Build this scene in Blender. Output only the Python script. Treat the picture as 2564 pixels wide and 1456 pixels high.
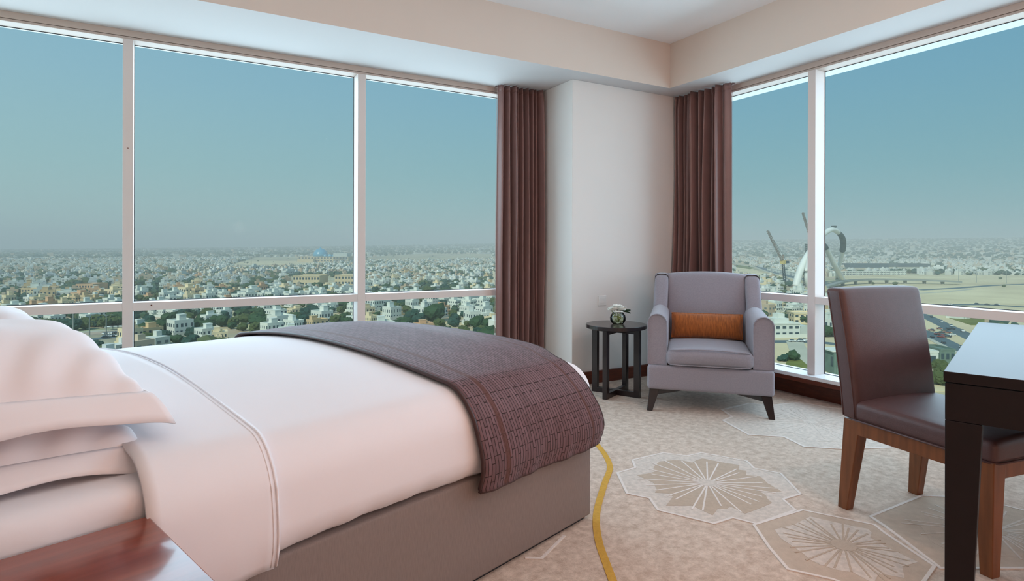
import bpy, bmesh, math, random
import numpy as np
from mathutils import Vector, Matrix

for o in list(bpy.data.objects):
    bpy.data.objects.remove(o, do_unlink=True)
scene = bpy.context.scene
COL = scene.collection
PI = math.pi
random.seed(7)
NR = np.random.RandomState(11)

# ------------------------------------------------------------------ camera
EYE = Vector((0.0, 0.0, 1.15))
FPX, CXP, CYP = 1475.0, 1282.0, 620.75          # focal length / principal point of the 2564x1456 frame
YAW, ROLL = math.radians(29.845), math.radians(0.139)
_F = Vector((math.sin(YAW), math.cos(YAW), 0))
_R0 = Vector((math.cos(YAW), -math.sin(YAW), 0))
_U0 = Vector((0, 0, 1))
_R = _R0 * math.cos(ROLL) + _U0 * math.sin(ROLL)
_U = -_R0 * math.sin(ROLL) + _U0 * math.cos(ROLL)
cam_data = bpy.data.cameras.new('camera')
cam = bpy.data.objects.new('camera', cam_data)
COL.objects.link(cam)
cam.matrix_world = Matrix(((_R.x, _U.x, -_F.x, EYE.x), (_R.y, _U.y, -_F.y, EYE.y),
                           (_R.z, _U.z, -_F.z, EYE.z), (0, 0, 0, 1)))
cam_data.sensor_width = 36.0
cam_data.lens = FPX * 36.0 / 2564.0
cam_data.shift_y = -(728.0 - CYP) / 2564.0
cam_data.clip_start = 0.05
cam_data.clip_end = 40000
scene.camera = cam


def ray(px, py):
    return _F + _R * ((px - CXP) / FPX) - _U * ((py - CYP) / FPX)


def P(px, py, z=0.0):
    """point of the horizontal plane z that the surveyed photo point shows"""
    d = ray(px, py)
    t = (z - EYE.z) / d.z
    return EYE + d * t


GZ = -59.0                                        # city ground, the room is on a high floor


def G(px, py):
    p = P(px, py, GZ)
    return Vector((p.x, p.y, GZ))


def lin(c):
    c = c / 255.0
    return c / 12.92 if c <= 0.04045 else ((c + 0.055) / 1.055) ** 2.4


def rgb(r, g, b):
    return (lin(r), lin(g), lin(b), 1.0)


# ------------------------------------------------------------------ world, sun, exposure
world = bpy.data.worlds.new('sky')
scene.world = world
world.use_nodes = True
wt = world.node_tree
wt.nodes.clear()
w_out = wt.nodes.new('ShaderNodeOutputWorld')
w_bg = wt.nodes.new('ShaderNodeBackground')
w_tc = wt.nodes.new('ShaderNodeTexCoord')
w_sep = wt.nodes.new('ShaderNodeSeparateXYZ')
w_ramp = wt.nodes.new('ShaderNodeValToRGB')
w_dot = wt.nodes.new('ShaderNodeVectorMath')
w_dot.operation = 'DOT_PRODUCT'
w_dot.inputs[1].default_value = (-0.80, 0.15, 0.0)     # the side of the sky the sun stands on is a little brighter
w_mr = wt.nodes.new('ShaderNodeMapRange')
w_mr.inputs['From Min'].default_value = -0.8
w_mr.inputs['From Max'].default_value = 0.8
w_tint = wt.nodes.new('ShaderNodeMix')
w_tint.data_type = 'RGBA'
w_tint.inputs[6].default_value = (0.46, 0.69, 0.80, 1)
w_tint.inputs[7].default_value = (1.10, 1.06, 1.04, 1)
w_mul = wt.nodes.new('ShaderNodeVectorMath')
w_mul.operation = 'MULTIPLY'
SKY = [(0.0, (0.450, 0.550, 0.520)), (0.04, (0.410, 0.530, 0.520)), (0.12, (0.345, 0.500, 0.530)),
       (0.24, (0.300, 0.465, 0.565)), (0.38, (0.250, 0.425, 0.570)), (1.0, (0.200, 0.370, 0.560))]
el = w_ramp.color_ramp.elements
el[0].position, el[0].color = SKY[0][0], (*SKY[0][1], 1)
el[1].position, el[1].color = SKY[-1][0], (*SKY[-1][1], 1)
for pos, c in SKY[1:-1]:
    e = el.new(pos)
    e.color = (*c, 1)
wt.links.new(w_tc.outputs['Generated'], w_sep.inputs[0])
wt.links.new(w_sep.outputs['Z'], w_ramp.inputs[0])
wt.links.new(w_tc.outputs['Generated'], w_dot.inputs[0])
wt.links.new(w_dot.outputs['Value'], w_mr.inputs['Value'])
wt.links.new(w_ramp.outputs['Color'], w_mul.inputs[0])
wt.links.new(w_mr.outputs['Result'], w_tint.inputs[0])
wt.links.new(w_tint.outputs[2], w_mul.inputs[1])
wt.links.new(w_mul.outputs['Vector'], w_bg.inputs['Color'])
wt.links.new(w_bg.outputs[0], w_out.inputs['Surface'])
SKY_GAIN = 1.08
w_bg.inputs['Strength'].default_value = SKY_GAIN

sun_d = bpy.data.lights.new('sun', 'SUN')
sun_d.energy = 3.2
sun_d.angle = math.radians(1.0)
sun_d.color = (1.0, 0.94, 0.82)
sun = bpy.data.objects.new('sun', sun_d)
COL.objects.link(sun)
SUN_TO = Vector((-0.62, -0.38, 0.66)).normalized()   # behind the building: no direct sun in the room
sun.rotation_euler = SUN_TO.to_track_quat('Z', 'Y').to_euler()
sun.location = (0, 0, 60)



def daylight_boost(name, loc, rot, sx, sy, watts, col):
    d = bpy.data.lights.new(name, 'AREA')
    d.shape = 'RECTANGLE'
    d.size, d.size_y = sx, sy
    d.energy = watts
    d.color = col
    o = bpy.data.objects.new(name, d)
    COL.objects.link(o)
    o.location = loc
    o.rotation_euler = rot
    return o


# added area lamps outside the glass boost the window light, one per glazed wall
daylight_boost('daylight_boost_left', (0.53, 4.543 + 0.75, 1.85), (-PI / 2 + 0.30, 0, 0), 5.2, 2.7, 185.0, (0.70, 0.83, 1.0))
daylight_boost('daylight_boost_right', (4.172 + 0.75, 1.33, 1.85), (0, PI / 2 - 0.30, 0), 2.7, 6.0, 185.0, (0.70, 0.83, 1.0))

vs = scene.view_settings
vs.view_transform = 'Standard'
vs.look = 'None'
vs.exposure = 0.0
vs.gamma = 1.0
vs.use_curve_mapping = False


# ------------------------------------------------------------------ materials
def material(name, col, rough=0.6, spec=0.5, var=0.0, var_scale=8.0, bump=0.0, bump_scale=200.0,
             stretch=None, metallic=0.0, coat=0.0, sheen=0.0, ior=None, dark=None, detail=3.0):
    m = bpy.data.materials.new(name)
    m.use_nodes = True
    nt = m.node_tree
    b = nt.nodes['Principled BSDF']
    b.inputs['Roughness'].default_value = rough
    b.inputs['Specular IOR Level'].default_value = spec
    b.inputs['Metallic'].default_value = metallic
    b.inputs['Coat Weight'].default_value = coat
    b.inputs['Coat Roughness'].default_value = 0.06
    b.inputs['Sheen Weight'].default_value = sheen
    if ior:
        b.inputs['IOR'].default_value = ior
    c = rgb(*col)
    b.inputs['Base Color'].default_value = c
    tc = nt.nodes.new('ShaderNodeTexCoord')
    mp = nt.nodes.new('ShaderNodeMapping')
    if stretch:
        mp.inputs['Scale'].default_value = stretch
    nt.links.new(tc.outputs['Object'], mp.inputs['Vector'])
    n = nt.nodes.new('ShaderNodeTexNoise')
    n.inputs['Scale'].default_value = var_scale
    n.inputs['Detail'].default_value = detail
    nt.links.new(mp.outputs[0], n.inputs['Vector'])
    mix = nt.nodes.new('ShaderNodeMix')
    mix.data_type = 'RGBA'
    mix.inputs[6].default_value = c
    mix.inputs[7].default_value = rgb(*dark) if dark else (c[0] * (1 - var), c[1] * (1 - var), c[2] * (1 - var), 1)
    mr = nt.nodes.new('ShaderNodeMapRange')
    mr.inputs['From Min'].default_value = 0.35
    mr.inputs['From Max'].default_value = 0.68
    nt.links.new(n.outputs['Fac'], mr.inputs['Value'])
    nt.links.new(mr.outputs['Result'], mix.inputs[0])
    nt.links.new(mix.outputs[2], b.inputs['Base Color'])
    if bump > 0:
        n2 = nt.nodes.new('ShaderNodeTexNoise')
        n2.inputs['Scale'].default_value = bump_scale
        n2.inputs['Detail'].default_value = 2.0
        nt.links.new(mp.outputs[0], n2.inputs['Vector'])
        bp = nt.nodes.new('ShaderNodeBump')
        bp.inputs['Strength'].default_value = bump
        bp.inputs['Distance'].default_value = 0.004
        nt.links.new(n2.outputs['Fac'], bp.inputs['Height'])
        nt.links.new(bp.outputs['Normal'], b.inputs['Normal'])
    return m


def attr_material(name, rough=0.85):
    m = bpy.data.materials.new(name)
    m.use_nodes = True
    nt = m.node_tree
    b = nt.nodes['Principled BSDF']
    b.inputs['Roughness'].default_value = rough
    b.inputs['Specular IOR Level'].default_value = 0.15
    a = nt.nodes.new('ShaderNodeAttribute')
    a.attribute_name = 'paint'
    nt.links.new(a.outputs['Color'], b.inputs['Base Color'])
    return m


MT = {}
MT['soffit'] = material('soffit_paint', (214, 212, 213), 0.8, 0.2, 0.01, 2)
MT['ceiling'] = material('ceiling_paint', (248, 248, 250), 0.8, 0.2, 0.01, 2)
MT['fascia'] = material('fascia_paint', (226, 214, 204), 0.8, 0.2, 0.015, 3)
MT['wall'] = material('column_paint', (232, 229, 226), 0.75, 0.25, 0.015, 2, 0.04, 300)
MT['wall_warm'] = material('warm_wall_paint', (205, 182, 160), 0.75, 0.25, 0.03, 2)
MT['frame'] = material('window_frame_paint', (222, 212, 208), 0.42, 0.45, 0.015, 5)
MT['header'] = material('header_shade_tone', (198, 182, 172), 0.5, 0.35, 0.02, 5)  # off-white frame paint darkened to carry the shade on the header
MT['sill'] = material('white_sill', (236, 236, 238), 0.35, 0.5, 0.01, 5)
MT['gasket'] = material('dark_gasket', (38, 44, 50), 0.5, 0.3)
MT['baseboard'] = material('cherry_baseboard', (104, 46, 26), 0.35, 0.5, 0.35, 6, stretch=(2, 2, 14))
MT['curtain'] = material('brown_satin', (138, 104, 100), 0.34, 0.6, 0.08, 12, 0.05, 500, sheen=0.2)
MT['lining'] = material('curtain_lining', (205, 190, 186), 0.7, 0.2, 0.03, 6)
MT['chair_fabric'] = material('grey_linen', (156, 151, 161), 0.85, 0.15, 0.10, 120, 0.25, 700, sheen=0.3)
MT['dark_wood'] = material('espresso_wood', (36, 26, 28), 0.28, 0.5, 0.25, 5, stretch=(1, 1, 0.15), coat=0.3)
MT['desk_wood'] = material('dark_walnut', (24, 13, 16), 0.42, 0.3, 0.25, 4, stretch=(0.2, 3, 3))
MT['desk_top'] = material('lacquered_desk_top', (64, 54, 60), 0.34, 0.09, 0.1, 4, stretch=(0.3, 4, 4))
MT['orange'] = material('rust_velvet', (184, 104, 46), 0.7, 0.2, 0.45, 22, 0.3, 260, stretch=(6, 1, 1), sheen=0.4)
MT['leather'] = material('brown_leather', (86, 60, 60), 0.48, 0.45, 0.10, 30, 0.16, 420)
MT['leg_wood'] = material('chair_oak', (128, 76, 44), 0.38, 0.4, 0.35, 7, stretch=(6, 6, 0.5))
MT['nightstand'] = material('cherry_wood', (142, 66, 48), 0.16, 0.5, 0.30, 5, stretch=(0.6, 6, 6), coat=0.5)
MT['linen_white'] = material('white_cotton', (236, 233, 238), 0.8, 0.2, 0.015, 3, 0.05, 60, sheen=0.15)
MT['pillow_white'] = material('pillow_cotton', (238, 233, 237), 0.8, 0.2, 0.015, 4, 0.9, 7, sheen=0.15)
MT['bed_skirt'] = material('taupe_bed_base', (142, 130, 126), 0.85, 0.15, 0.12, 60, 0.25, 500, stretch=(5, 5, 0.6))
MT['flower'] = material('white_petal', (248, 246, 238), 0.6, 0.3, 0.04, 30)
MT['leaf'] = material('dark_leaf', (34, 62, 34), 0.35, 0.5, 0.3, 40)
MT['stem'] = material('green_stem', (140, 150, 62), 0.5, 0.4, 0.3, 40)
MT['switch'] = material('socket_plastic', (226, 226, 224), 0.35, 0.5)
MT['metal'] = material('satin_metal', (190, 188, 184), 0.3, 0.5, metallic=1.0)


def glass_pane_material(name, tint, ior=1.5, rough=0.0):
    m = bpy.data.materials.new(name)
    m.use_nodes = True
    nt = m.node_tree
    nt.nodes.clear()
    out = nt.nodes.new('ShaderNodeOutputMaterial')
    tr = nt.nodes.new('ShaderNodeBsdfTransparent')
    tr.inputs['Color'].default_value = (*tint, 1)
    gl = nt.nodes.new('ShaderNodeBsdfGlossy')
    gl.inputs['Roughness'].default_value = rough
    fr = nt.nodes.new('ShaderNodeFresnel')
    fr.inputs['IOR'].default_value = ior
    mx = nt.nodes.new('ShaderNodeMixShader')
    nt.links.new(fr.outputs[0], mx.inputs[0])
    nt.links.new(tr.outputs[0], mx.inputs[1])
    nt.links.new(gl.outputs[0], mx.inputs[2])
    nt.links.new(mx.outputs[0], out.inputs['Surface'])
    return m


MT['pane'] = glass_pane_material('tinted_window_glass', (0.93, 1.0, 0.99), 1.03)
MT['vase'] = glass_pane_material('vase_glass', (0.93, 0.98, 0.95), 1.4)
MT['water'] = glass_pane_material('vase_water', (0.93, 0.96, 0.84), 1.2)


def emissive(name, col, strength):
    m = bpy.data.materials.new(name)
    m.use_nodes = True
    b = m.node_tree.nodes['Principled BSDF']
    b.inputs['Emission Color'].default_value = (*col, 1)
    b.inputs['Emission Strength'].default_value = strength
    b.inputs['Base Color'].default_value = (0.8, 0.8, 0.8, 1)
    return m


# ------------------------------------------------------------------ mesh helpers
class MB:
    def __init__(self):
        self.v = []
        self.f = []
        self.uv = None

    def add(self, verts, faces):
        b = len(self.v)
        self.v += [tuple(p) for p in verts]
        self.f += [tuple(b + i for i in f) for f in faces]
        return self

    def box(self, lo, hi):
        x0, y0, z0 = lo
        x1, y1, z1 = hi
        return self.hexa([(x0, y0, z0), (x1, y0, z0), (x1, y1, z0), (x0, y1, z0),
                          (x0, y0, z1), (x1, y0, z1), (x1, y1, z1), (x0, y1, z1)])

    def hexa(self, p):
        return self.add(p, [(3, 2, 1, 0), (4, 5, 6, 7), (0, 1, 5, 4), (1, 2, 6, 5), (2, 3, 7, 6), (3, 0, 4, 7)])

    def taper(self, c0, s0, c1, s1):
        """square-section bar from centre c0 (size s0) to centre c1 (size s1), sections horizontal"""
        p = []
        for c, s in ((c0, s0), (c1, s1)):
            hx, hy = s[0] / 2, s[1] / 2
            p += [(c[0] - hx, c[1] - hy, c[2]), (c[0] + hx, c[1] - hy, c[2]),
                  (c[0] + hx, c[1] + hy, c[2]), (c[0] - hx, c[1] + hy, c[2])]
        return self.hexa(p)

    def prism(self, poly, z0, z1):
        n = len(poly)
        a = sum(poly[i][0] * poly[(i + 1) % n][1] - poly[(i + 1) % n][0] * poly[i][1] for i in range(n))
        if a < 0:
            poly = poly[::-1]
        v = [(x, y, z0) for x, y in poly] + [(x, y, z1) for x, y in poly]
        f = [tuple(range(n - 1, -1, -1)), tuple(range(n, 2 * n))]
        f += [(i, (i + 1) % n, n + (i + 1) % n, n + i) for i in range(n)]
        return self.add(v, f)

    def prism_y(self, poly, y0, y1):
        """polygon in x,z extruded along y"""
        n = len(poly)
        a = sum(poly[i][0] * poly[(i + 1) % n][1] - poly[(i + 1) % n][0] * poly[i][1] for i in range(n))
        if a < 0:
            poly = poly[::-1]
        v = [(x, y0, z) for x, z in poly] + [(x, y1, z) for x, z in poly]
        f = [tuple(range(n)), tuple(range(2 * n - 1, n - 1, -1))]
        f += [((i + 1) % n, i, n + i, n + (i + 1) % n) for i in range(n)]
        return self.add(v, f)

    def lathe(self, prof, n=32, c=(0, 0, 0), cap=True):
        v, f = [], []
        m = len(prof)
        for i in range(n):
            a = 2 * PI * i / n
            for r, z in prof:
                v.append((c[0] + r * math.cos(a), c[1] + r * math.sin(a), c[2] + z))
        for i in range(n):
            j = (i + 1) % n
            for k in range(m - 1):
                f.append((i * m + k, j * m + k, j * m + k + 1, i * m + k + 1))
        if cap:
            if prof[0][0] > 1e-6:
                f.append(tuple(i * m for i in range(n - 1, -1, -1)))
            if prof[-1][0] > 1e-6:
                f.append(tuple(i * m + m - 1 for i in range(n)))
        return self.add(v, f)

    def tube(self, path, rad, n=8, closed=False):
        pts = [Vector(p) for p in path]
        v, f = [], []
        m = len(pts)
        up = Vector((0, 0, 1))
        for i, p in enumerate(pts):
            if closed:
                t = pts[(i + 1) % m] - pts[i - 1]
            else:
                t = pts[min(i + 1, m - 1)] - pts[max(i - 1, 0)]
            t.normalize()
            if abs(t.dot(up)) > 0.97:
                a = t.cross(Vector((1, 0, 0)))
            else:
                a = t.cross(up)
            a.normalize()
            b = t.cross(a)
            r = rad[i] if isinstance(rad, (list, tuple)) else rad
            for k in range(n):
                w = 2 * PI * k / n
                v.append(p + a * (r * math.cos(w)) + b * (r * math.sin(w)))
        rng = m if closed else m - 1
        for i in range(rng):
            j = (i + 1) % m
            for k in range(n):
                l = (k + 1) % n
                f.append((i * n + k, i * n + l, j * n + l, j * n + k))
        if not closed:
            f.append(tuple(range(n - 1, -1, -1)))
            f.append(tuple((m - 1) * n + k for k in range(n)))
        return self.add(v, f)

    def grid(self, fn, nu, nv):
        v = [tuple(fn(i / nu, j / nv)) for i in range(nu + 1) for j in range(nv + 1)]
        f = [(i * (nv + 1) + j, (i + 1) * (nv + 1) + j, (i + 1) * (nv + 1) + j + 1, i * (nv + 1) + j + 1)
             for i in range(nu) for j in range(nv)]
        return self.add(v, f)

    def rbox(self, lo, hi, r, seg=(8, 8, 4), fn=None, k=4):
        """box with rounded edges, gridded so that fn can bend it"""
        r = min(r, *(0.499 * (hi[a] - lo[a]) for a in range(3)))
        ax = []
        for a in range(3):
            s = [lo[a] + r * (1 - math.cos(PI / 2 * i / k)) * 1.0 for i in range(k)]
            s += [lo[a] + r + (hi[a] - lo[a] - 2 * r) * i / seg[a] for i in range(seg[a] + 1)]
            s += [hi[a] - r * (1 - math.cos(PI / 2 * i / k)) for i in range(k - 1, -1, -1)]
            ax.append(s)
        nx, ny, nz = (len(s) - 1 for s in ax)
        idx, v, f = {}, [], []

        def vid(i, j, l):
            key = (i, j, l)
            if key not in idx:
                p = [ax[0][i], ax[1][j], ax[2][l]]
                q = [min(max(p[a], lo[a] + r), hi[a] - r) for a in range(3)]
                d = Vector([p[a] - q[a] for a in range(3)])
                if d.length > 1e-9:
                    d = d.normalized() * r
                p = [q[a] + d[a] for a in range(3)]
                if fn:
                    p = fn(*p)
                idx[key] = len(v)
                v.append(tuple(p))
            return idx[key]
        for i in range(nx):
            for j in range(ny):
                f.append((vid(i, j, 0), vid(i, j + 1, 0), vid(i + 1, j + 1, 0), vid(i + 1, j, 0)))
                f.append((vid(i, j, nz), vid(i + 1, j, nz), vid(i + 1, j + 1, nz), vid(i, j + 1, nz)))
        for i in range(nx):
            for l in range(nz):
                f.append((vid(i, 0, l), vid(i + 1, 0, l), vid(i + 1, 0, l + 1), vid(i, 0, l + 1)))
                f.append((vid(i, ny, l), vid(i, ny, l + 1), vid(i + 1, ny, l + 1), vid(i + 1, ny, l)))
        for j in range(ny):
            for l in range(nz):
                f.append((vid(0, j, l), vid(0, j, l + 1), vid(0, j + 1, l + 1), vid(0, j + 1, l)))
                f.append((vid(nx, j, l), vid(nx, j + 1, l), vid(nx, j + 1, l + 1), vid(nx, j, l + 1)))
        return self.add(v, f)

    def mesh(self, name):
        me = bpy.data.meshes.new(name)
        me.from_pydata(self.v, [], self.f)
        me.update()
        return me

    def build(self, name, mat, parent=None, smooth=False, bevel=0.0, seg=2, subsurf=0, solid=0.0):
        me = self.mesh(name)
        o = bpy.data.objects.new(name, me)
        COL.objects.link(o)
        me.materials.append(MT[mat] if isinstance(mat, str) else mat)
        if smooth:
            me.shade_smooth()
        if solid:
            md = o.modifiers.new('thickness', 'SOLIDIFY')
            md.thickness = solid
            md.offset = 0
        if bevel:
            md = o.modifiers.new('bevel', 'BEVEL')
            md.width = bevel
            md.segments = seg
            md.limit_method = 'ANGLE'
            md.angle_limit = math.radians(35)
            md.harden_normals = False
        if subsurf:
            md = o.modifiers.new('subsurf', 'SUBSURF')
            md.levels = md.render_levels = subsurf
        if parent:
            o.parent = parent
        return o


def tag(o, label=None, cat=None, group=None, kind=None):
    if label:
        o['label'] = label
    if cat:
        o['category'] = cat
    if group:
        o['group'] = group
    if kind:
        o['kind'] = kind
    return o


def thing(name, label, cat, loc=(0, 0, 0), rz=0.0, group=None):
    o = bpy.data.objects.new(name, None)
    o.empty_display_size = 0.1
    COL.objects.link(o)
    o.location = loc
    o.rotation_euler = (0, 0, rz)
    return tag(o, label, cat, group)


def struct(o, label=None):
    o['kind'] = 'structure'
    if label:
        o['label'] = label
    return o


# ================================================================== ROOM SHELL
YW = 4.543            # inner face of the left window wall
XW = 4.172            # inner face of the right window wall
GLD = 0.12            # glass sits this far behind the frame faces
ZS, ZH = 2.555, 2.496  # soffit, header underside
ZT, ZB = 0.786, 0.732  # transom top and bottom
ZC = 2.945            # ceiling
YF, XF = 3.799, 3.776  # bulkhead faces
XC, YC = 2.872, 4.000  # corner column
BA = math.radians(17.6)            # the bed, desk and head wall stand at this angle to the windows
E1 = Vector((-math.cos(BA), -math.sin(BA), 0))   # towards the bed head
E2 = Vector((-math.sin(BA), math.cos(BA), 0))    # towards the left windows
B0 = P(1480, 1298)                               # near foot corner of the bed base
HW = B0 + E1 * 2.42                              # a point of the head wall
YBK = -2.6


def hw_at_y(y):
    t = (y - HW.y) / E2.y
    return HW.x + E2.x * t


room_poly = [(hw_at_y(YW + 0.25), YW + 0.25), (XW + 0.25, YW + 0.25), (XW + 0.25, YBK), (hw_at_y(YBK), YBK)]
# floor (carpet)
m = bpy.data.materials.new('beige_carpet')
m.use_nodes = True
nt = m.node_tree
b = nt.nodes['Principled BSDF']
b.inputs['Roughness'].default_value = 0.95
b.inputs['Specular IOR Level'].default_value = 0.1
b.inputs['Sheen Weight'].default_value = 0.2
tc = nt.nodes.new('ShaderNodeTexCoord')
n1 = nt.nodes.new('ShaderNodeTexNoise')
n1.inputs['Scale'].default_value = 24
n1.inputs['Detail'].default_value = 8
n1.inputs['Roughness'].default_value = 0.75
n2 = nt.nodes.new('ShaderNodeTexNoise')
n2.inputs['Scale'].default_value = 420
cr = nt.nodes.new('ShaderNodeValToRGB')
cr.color_ramp.elements[0].position = 0.38
cr.color_ramp.elements[0].color = rgb(184, 160, 142)
cr.color_ramp.elements[1].position = 0.62
cr.color_ramp.elements[1].color = rgb(220, 200, 184)
bp = nt.nodes.new('ShaderNodeBump')
bp.inputs['Strength'].default_value = 0.5
bp.inputs['Distance'].default_value = 0.004
nt.links.new(tc.outputs['Object'], n1.inputs['Vector'])
nt.links.new(tc.outputs['Object'], n2.inputs['Vector'])
nt.links.new(n1.outputs['Fac'], cr.inputs[0])
nt.links.new(cr.outputs[0], b.inputs['Base Color'])
nt.links.new(n2.outputs['Fac'], bp.inputs['Height'])
nt.links.new(bp.outputs[0], b.inputs['Normal'])
MT['carpet'] = m
MT['carpet_light'] = material('carpet_pale_pile', (220, 206, 195), 0.95, 0.1, 0.20, 45, 0.5, 420, detail=6)
MT['carpet_line'] = material('carpet_white_pile', (230, 219, 212), 0.95, 0.1, 0.06, 40, 0.5, 420)
MT['carpet_dark'] = material('carpet_taupe_pile', (194, 174, 156), 0.95, 0.1, 0.10, 40, 0.5, 420)
MT['carpet_mid'] = material('carpet_beige_pile', (200, 180, 163), 0.95, 0.1, 0.10, 30, 0.5, 420)
MT['carpet_gold'] = material('carpet_gold_pile', (212, 166, 78), 0.95, 0.1, 0.12, 60, 0.5, 420)
floor = struct(MB().prism(room_poly, -0.2, 0.0).build('floor', 'carpet'), 'beige patterned carpet floor')

# ceiling slab, bulkheads
ceil_poly = [(hw_at_y(YW + 0.4) - 0.3, YW + 0.4), (XW + 0.5, YW + 0.4), (XW + 0.5, YBK - 0.2), (hw_at_y(YBK) - 0.3, YBK - 0.2)]
struct(MB().prism(ceil_poly, ZC, ZC + 0.25).build('ceiling', 'ceiling'), 'white plaster ceiling')
bulk_poly = [(hw_at_y(YF) - 0.2, YF), (XF, YF), (XF, YBK - 0.1), (XW + 0.45, YBK - 0.1), (XW + 0.45, YW + 0.36), (hw_at_y(YW + 0.36) - 0.2, YW + 0.36)]
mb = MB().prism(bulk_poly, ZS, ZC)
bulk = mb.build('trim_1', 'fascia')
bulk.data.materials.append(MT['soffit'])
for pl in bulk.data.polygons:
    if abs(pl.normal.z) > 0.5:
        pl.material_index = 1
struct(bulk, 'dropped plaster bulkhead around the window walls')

# walls behind the camera
def wall_strip(a, b_, th, z0, z1):
    a, b_ = Vector((a[0], a[1])), Vector((b_[0], b_[1]))
    d = (b_ - a).normalized()
    n = Vector((-d.y, d.x)) * th
    return [tuple(a), tuple(b_), tuple(b_ + n), tuple(a + n)]


h0 = (hw_at_y(YBK), YBK)
h1 = (hw_at_y(YW + 0.25), YW + 0.25)
struct(MB().prism(wall_strip(h0, h1, 0.2, 0, 0), 0, ZC).build('wall_head', 'wall_warm'), 'warm beige wall behind the bed head')
struct(MB().prism([(h0[0] - 0.3, YBK - 0.2), (XW + 0.4, YBK - 0.2), (XW + 0.4, YBK), (h0[0] - 0.3, YBK)], 0, ZC).build('wall_back', 'wall_warm'), 'warm beige wall behind the camera')
struct(MB().prism([(XW - 0.1, YBK), (XW + 0.4, YBK), (XW + 0.4, -1.35), (XW - 0.1, -1.35)], 0, ZC).build('wall_right', 'wall_warm'), 'warm beige return wall beyond the right windows')
struct(MB().prism([(XC, YC), (XW + 0.45, YC), (XW + 0.45, YW + 0.36), (XC, YW + 0.36)], 0, ZS).build('wall_corner', 'wall', bevel=0.004), 'white plastered corner column between the two curtains')

# baseboards
struct(MB().box((XC - 0.015, YC - 0.018, 0), (XW + 0.1, YC, 0.104)).build('baseboard_corner', 'baseboard', bevel=0.004), 'cherry baseboard of the corner column')
struct(MB().box((XC - 0.018, YC, 0), (XC, YW + 0.05, 0.104)).build('baseboard_corner_return', 'baseboard', bevel=0.004), 'cherry baseboard on the column return')
bbr = MB().box((XW + 0.085, -1.35, 0), (XW + 0.25, YC, 0.135)).build('baseboard_right', 'baseboard')
struct(bbr, 'cherry baseboard under the right windows')
MB().box((XW - 0.052, -1.35, 0.135), (XW + 0.25, YC, 0.168)).build('baseboard_nosing', 'baseboard', bbr, bevel=0.004)
bbl = MB().box((hw_at_y(YW), YW + 0.02, 0), (XC, YW + 0.25, 0.135)).build('baseboard_left', 'baseboard')
struct(bbl, 'cherry baseboard under the left windows')
MB().box((hw_at_y(YW), YW - 0.05, 0.135), (XC, YW + 0.25, 0.168)).build('baseboard_nosing', 'baseboard', bbl, bevel=0.004)


# windows -----------------------------------------------------------
def window_wall(name, label, along, mulls, a0, a1, face):
    """along = 'x' or 'y'; frame faces at coordinate face, glass GLD behind"""
    root = thing(name, None, None)
    struct(root, label)

    def bx(mb, c0, c1, d0, d1, z0, z1):
        if along == 'x':
            return mb.box((c0, face + d0, z0), (c1, face + d1, z1))
        return mb.box((face + d0, c0, z0), (face + d1, c1, z1))
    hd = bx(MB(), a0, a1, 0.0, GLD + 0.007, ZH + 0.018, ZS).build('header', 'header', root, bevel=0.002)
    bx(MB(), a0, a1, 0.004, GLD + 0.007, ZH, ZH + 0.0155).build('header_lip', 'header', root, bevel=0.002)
    sl = bx(MB(), a0, a1, -0.055, GLD + 0.06, 0.168, 0.196).build('sill', 'sill', root, bevel=0.003)
    edges = [a0] + [e for mm in mulls for e in mm] + [a1]
    for lo, hi in mulls:
        mo = bx(MB(), lo, hi, 0.0, GLD + 0.007, 0.196, ZH).build('mullion', 'frame', root, bevel=0.0015)
    for k in range(0, len(edges), 2):
        lo, hi = edges[k], edges[k + 1]
        bx(MB(), lo, hi, 0.0008, GLD + 0.007, ZB, ZT).build('transom', 'frame', root, bevel=0.0015)
        for z0, z1 in ((0.196, ZB), (ZT, ZH)):
            p = bx(MB(), lo, hi, GLD, GLD + 0.006, z0, z1).build('glass_pane', 'pane', root)
            g = MB()
            t = 0.004
            bx(g, lo, hi, GLD - 0.003, GLD, z1 - t, z1)
            bx(g, lo, hi, GLD - 0.003, GLD, z0, z0 + t)
            bx(g, lo, lo + t, GLD - 0.003, GLD, z0 + t, z1 - t)
            bx(g, hi - t, hi, GLD - 0.003, GLD, z0 + t, z1 - t)
            g.build('gasket', 'gasket', p)
    return root


window_wall('window_1', 'wide left window wall with white mullions and transom', 'x',
            [(-1.80, -1.74), (-0.289, -0.232), (1.231, 1.292), (2.75, 2.81)], hw_at_y(YW + 0.1) - 0.05, XC + 0.05, YW)
window_wall('window_2', 'right window wall with a white mullion and transom', 'y',
            [(-0.33, -0.27), (1.19, 1.25), (2.702, 2.763)], -1.35, YC, XW)
# small rust mark / screw caps on the frames
mk = MB().lathe([(0.0, 0), (0.005, 0), (0.004, 0.002), (0, 0.0025)], 10)
for (x, y, z, wn) in ((-0.128, YW, 0.765, 'window_1'), (-0.26, YW, 1.79, 'window_1')):
    o = mk.build('screw_cap', 'baseboard', bpy.data.objects[wn])
    o.location = (x, y, z)
    o.rotation_euler = (PI / 2, 0, 0)


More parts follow.
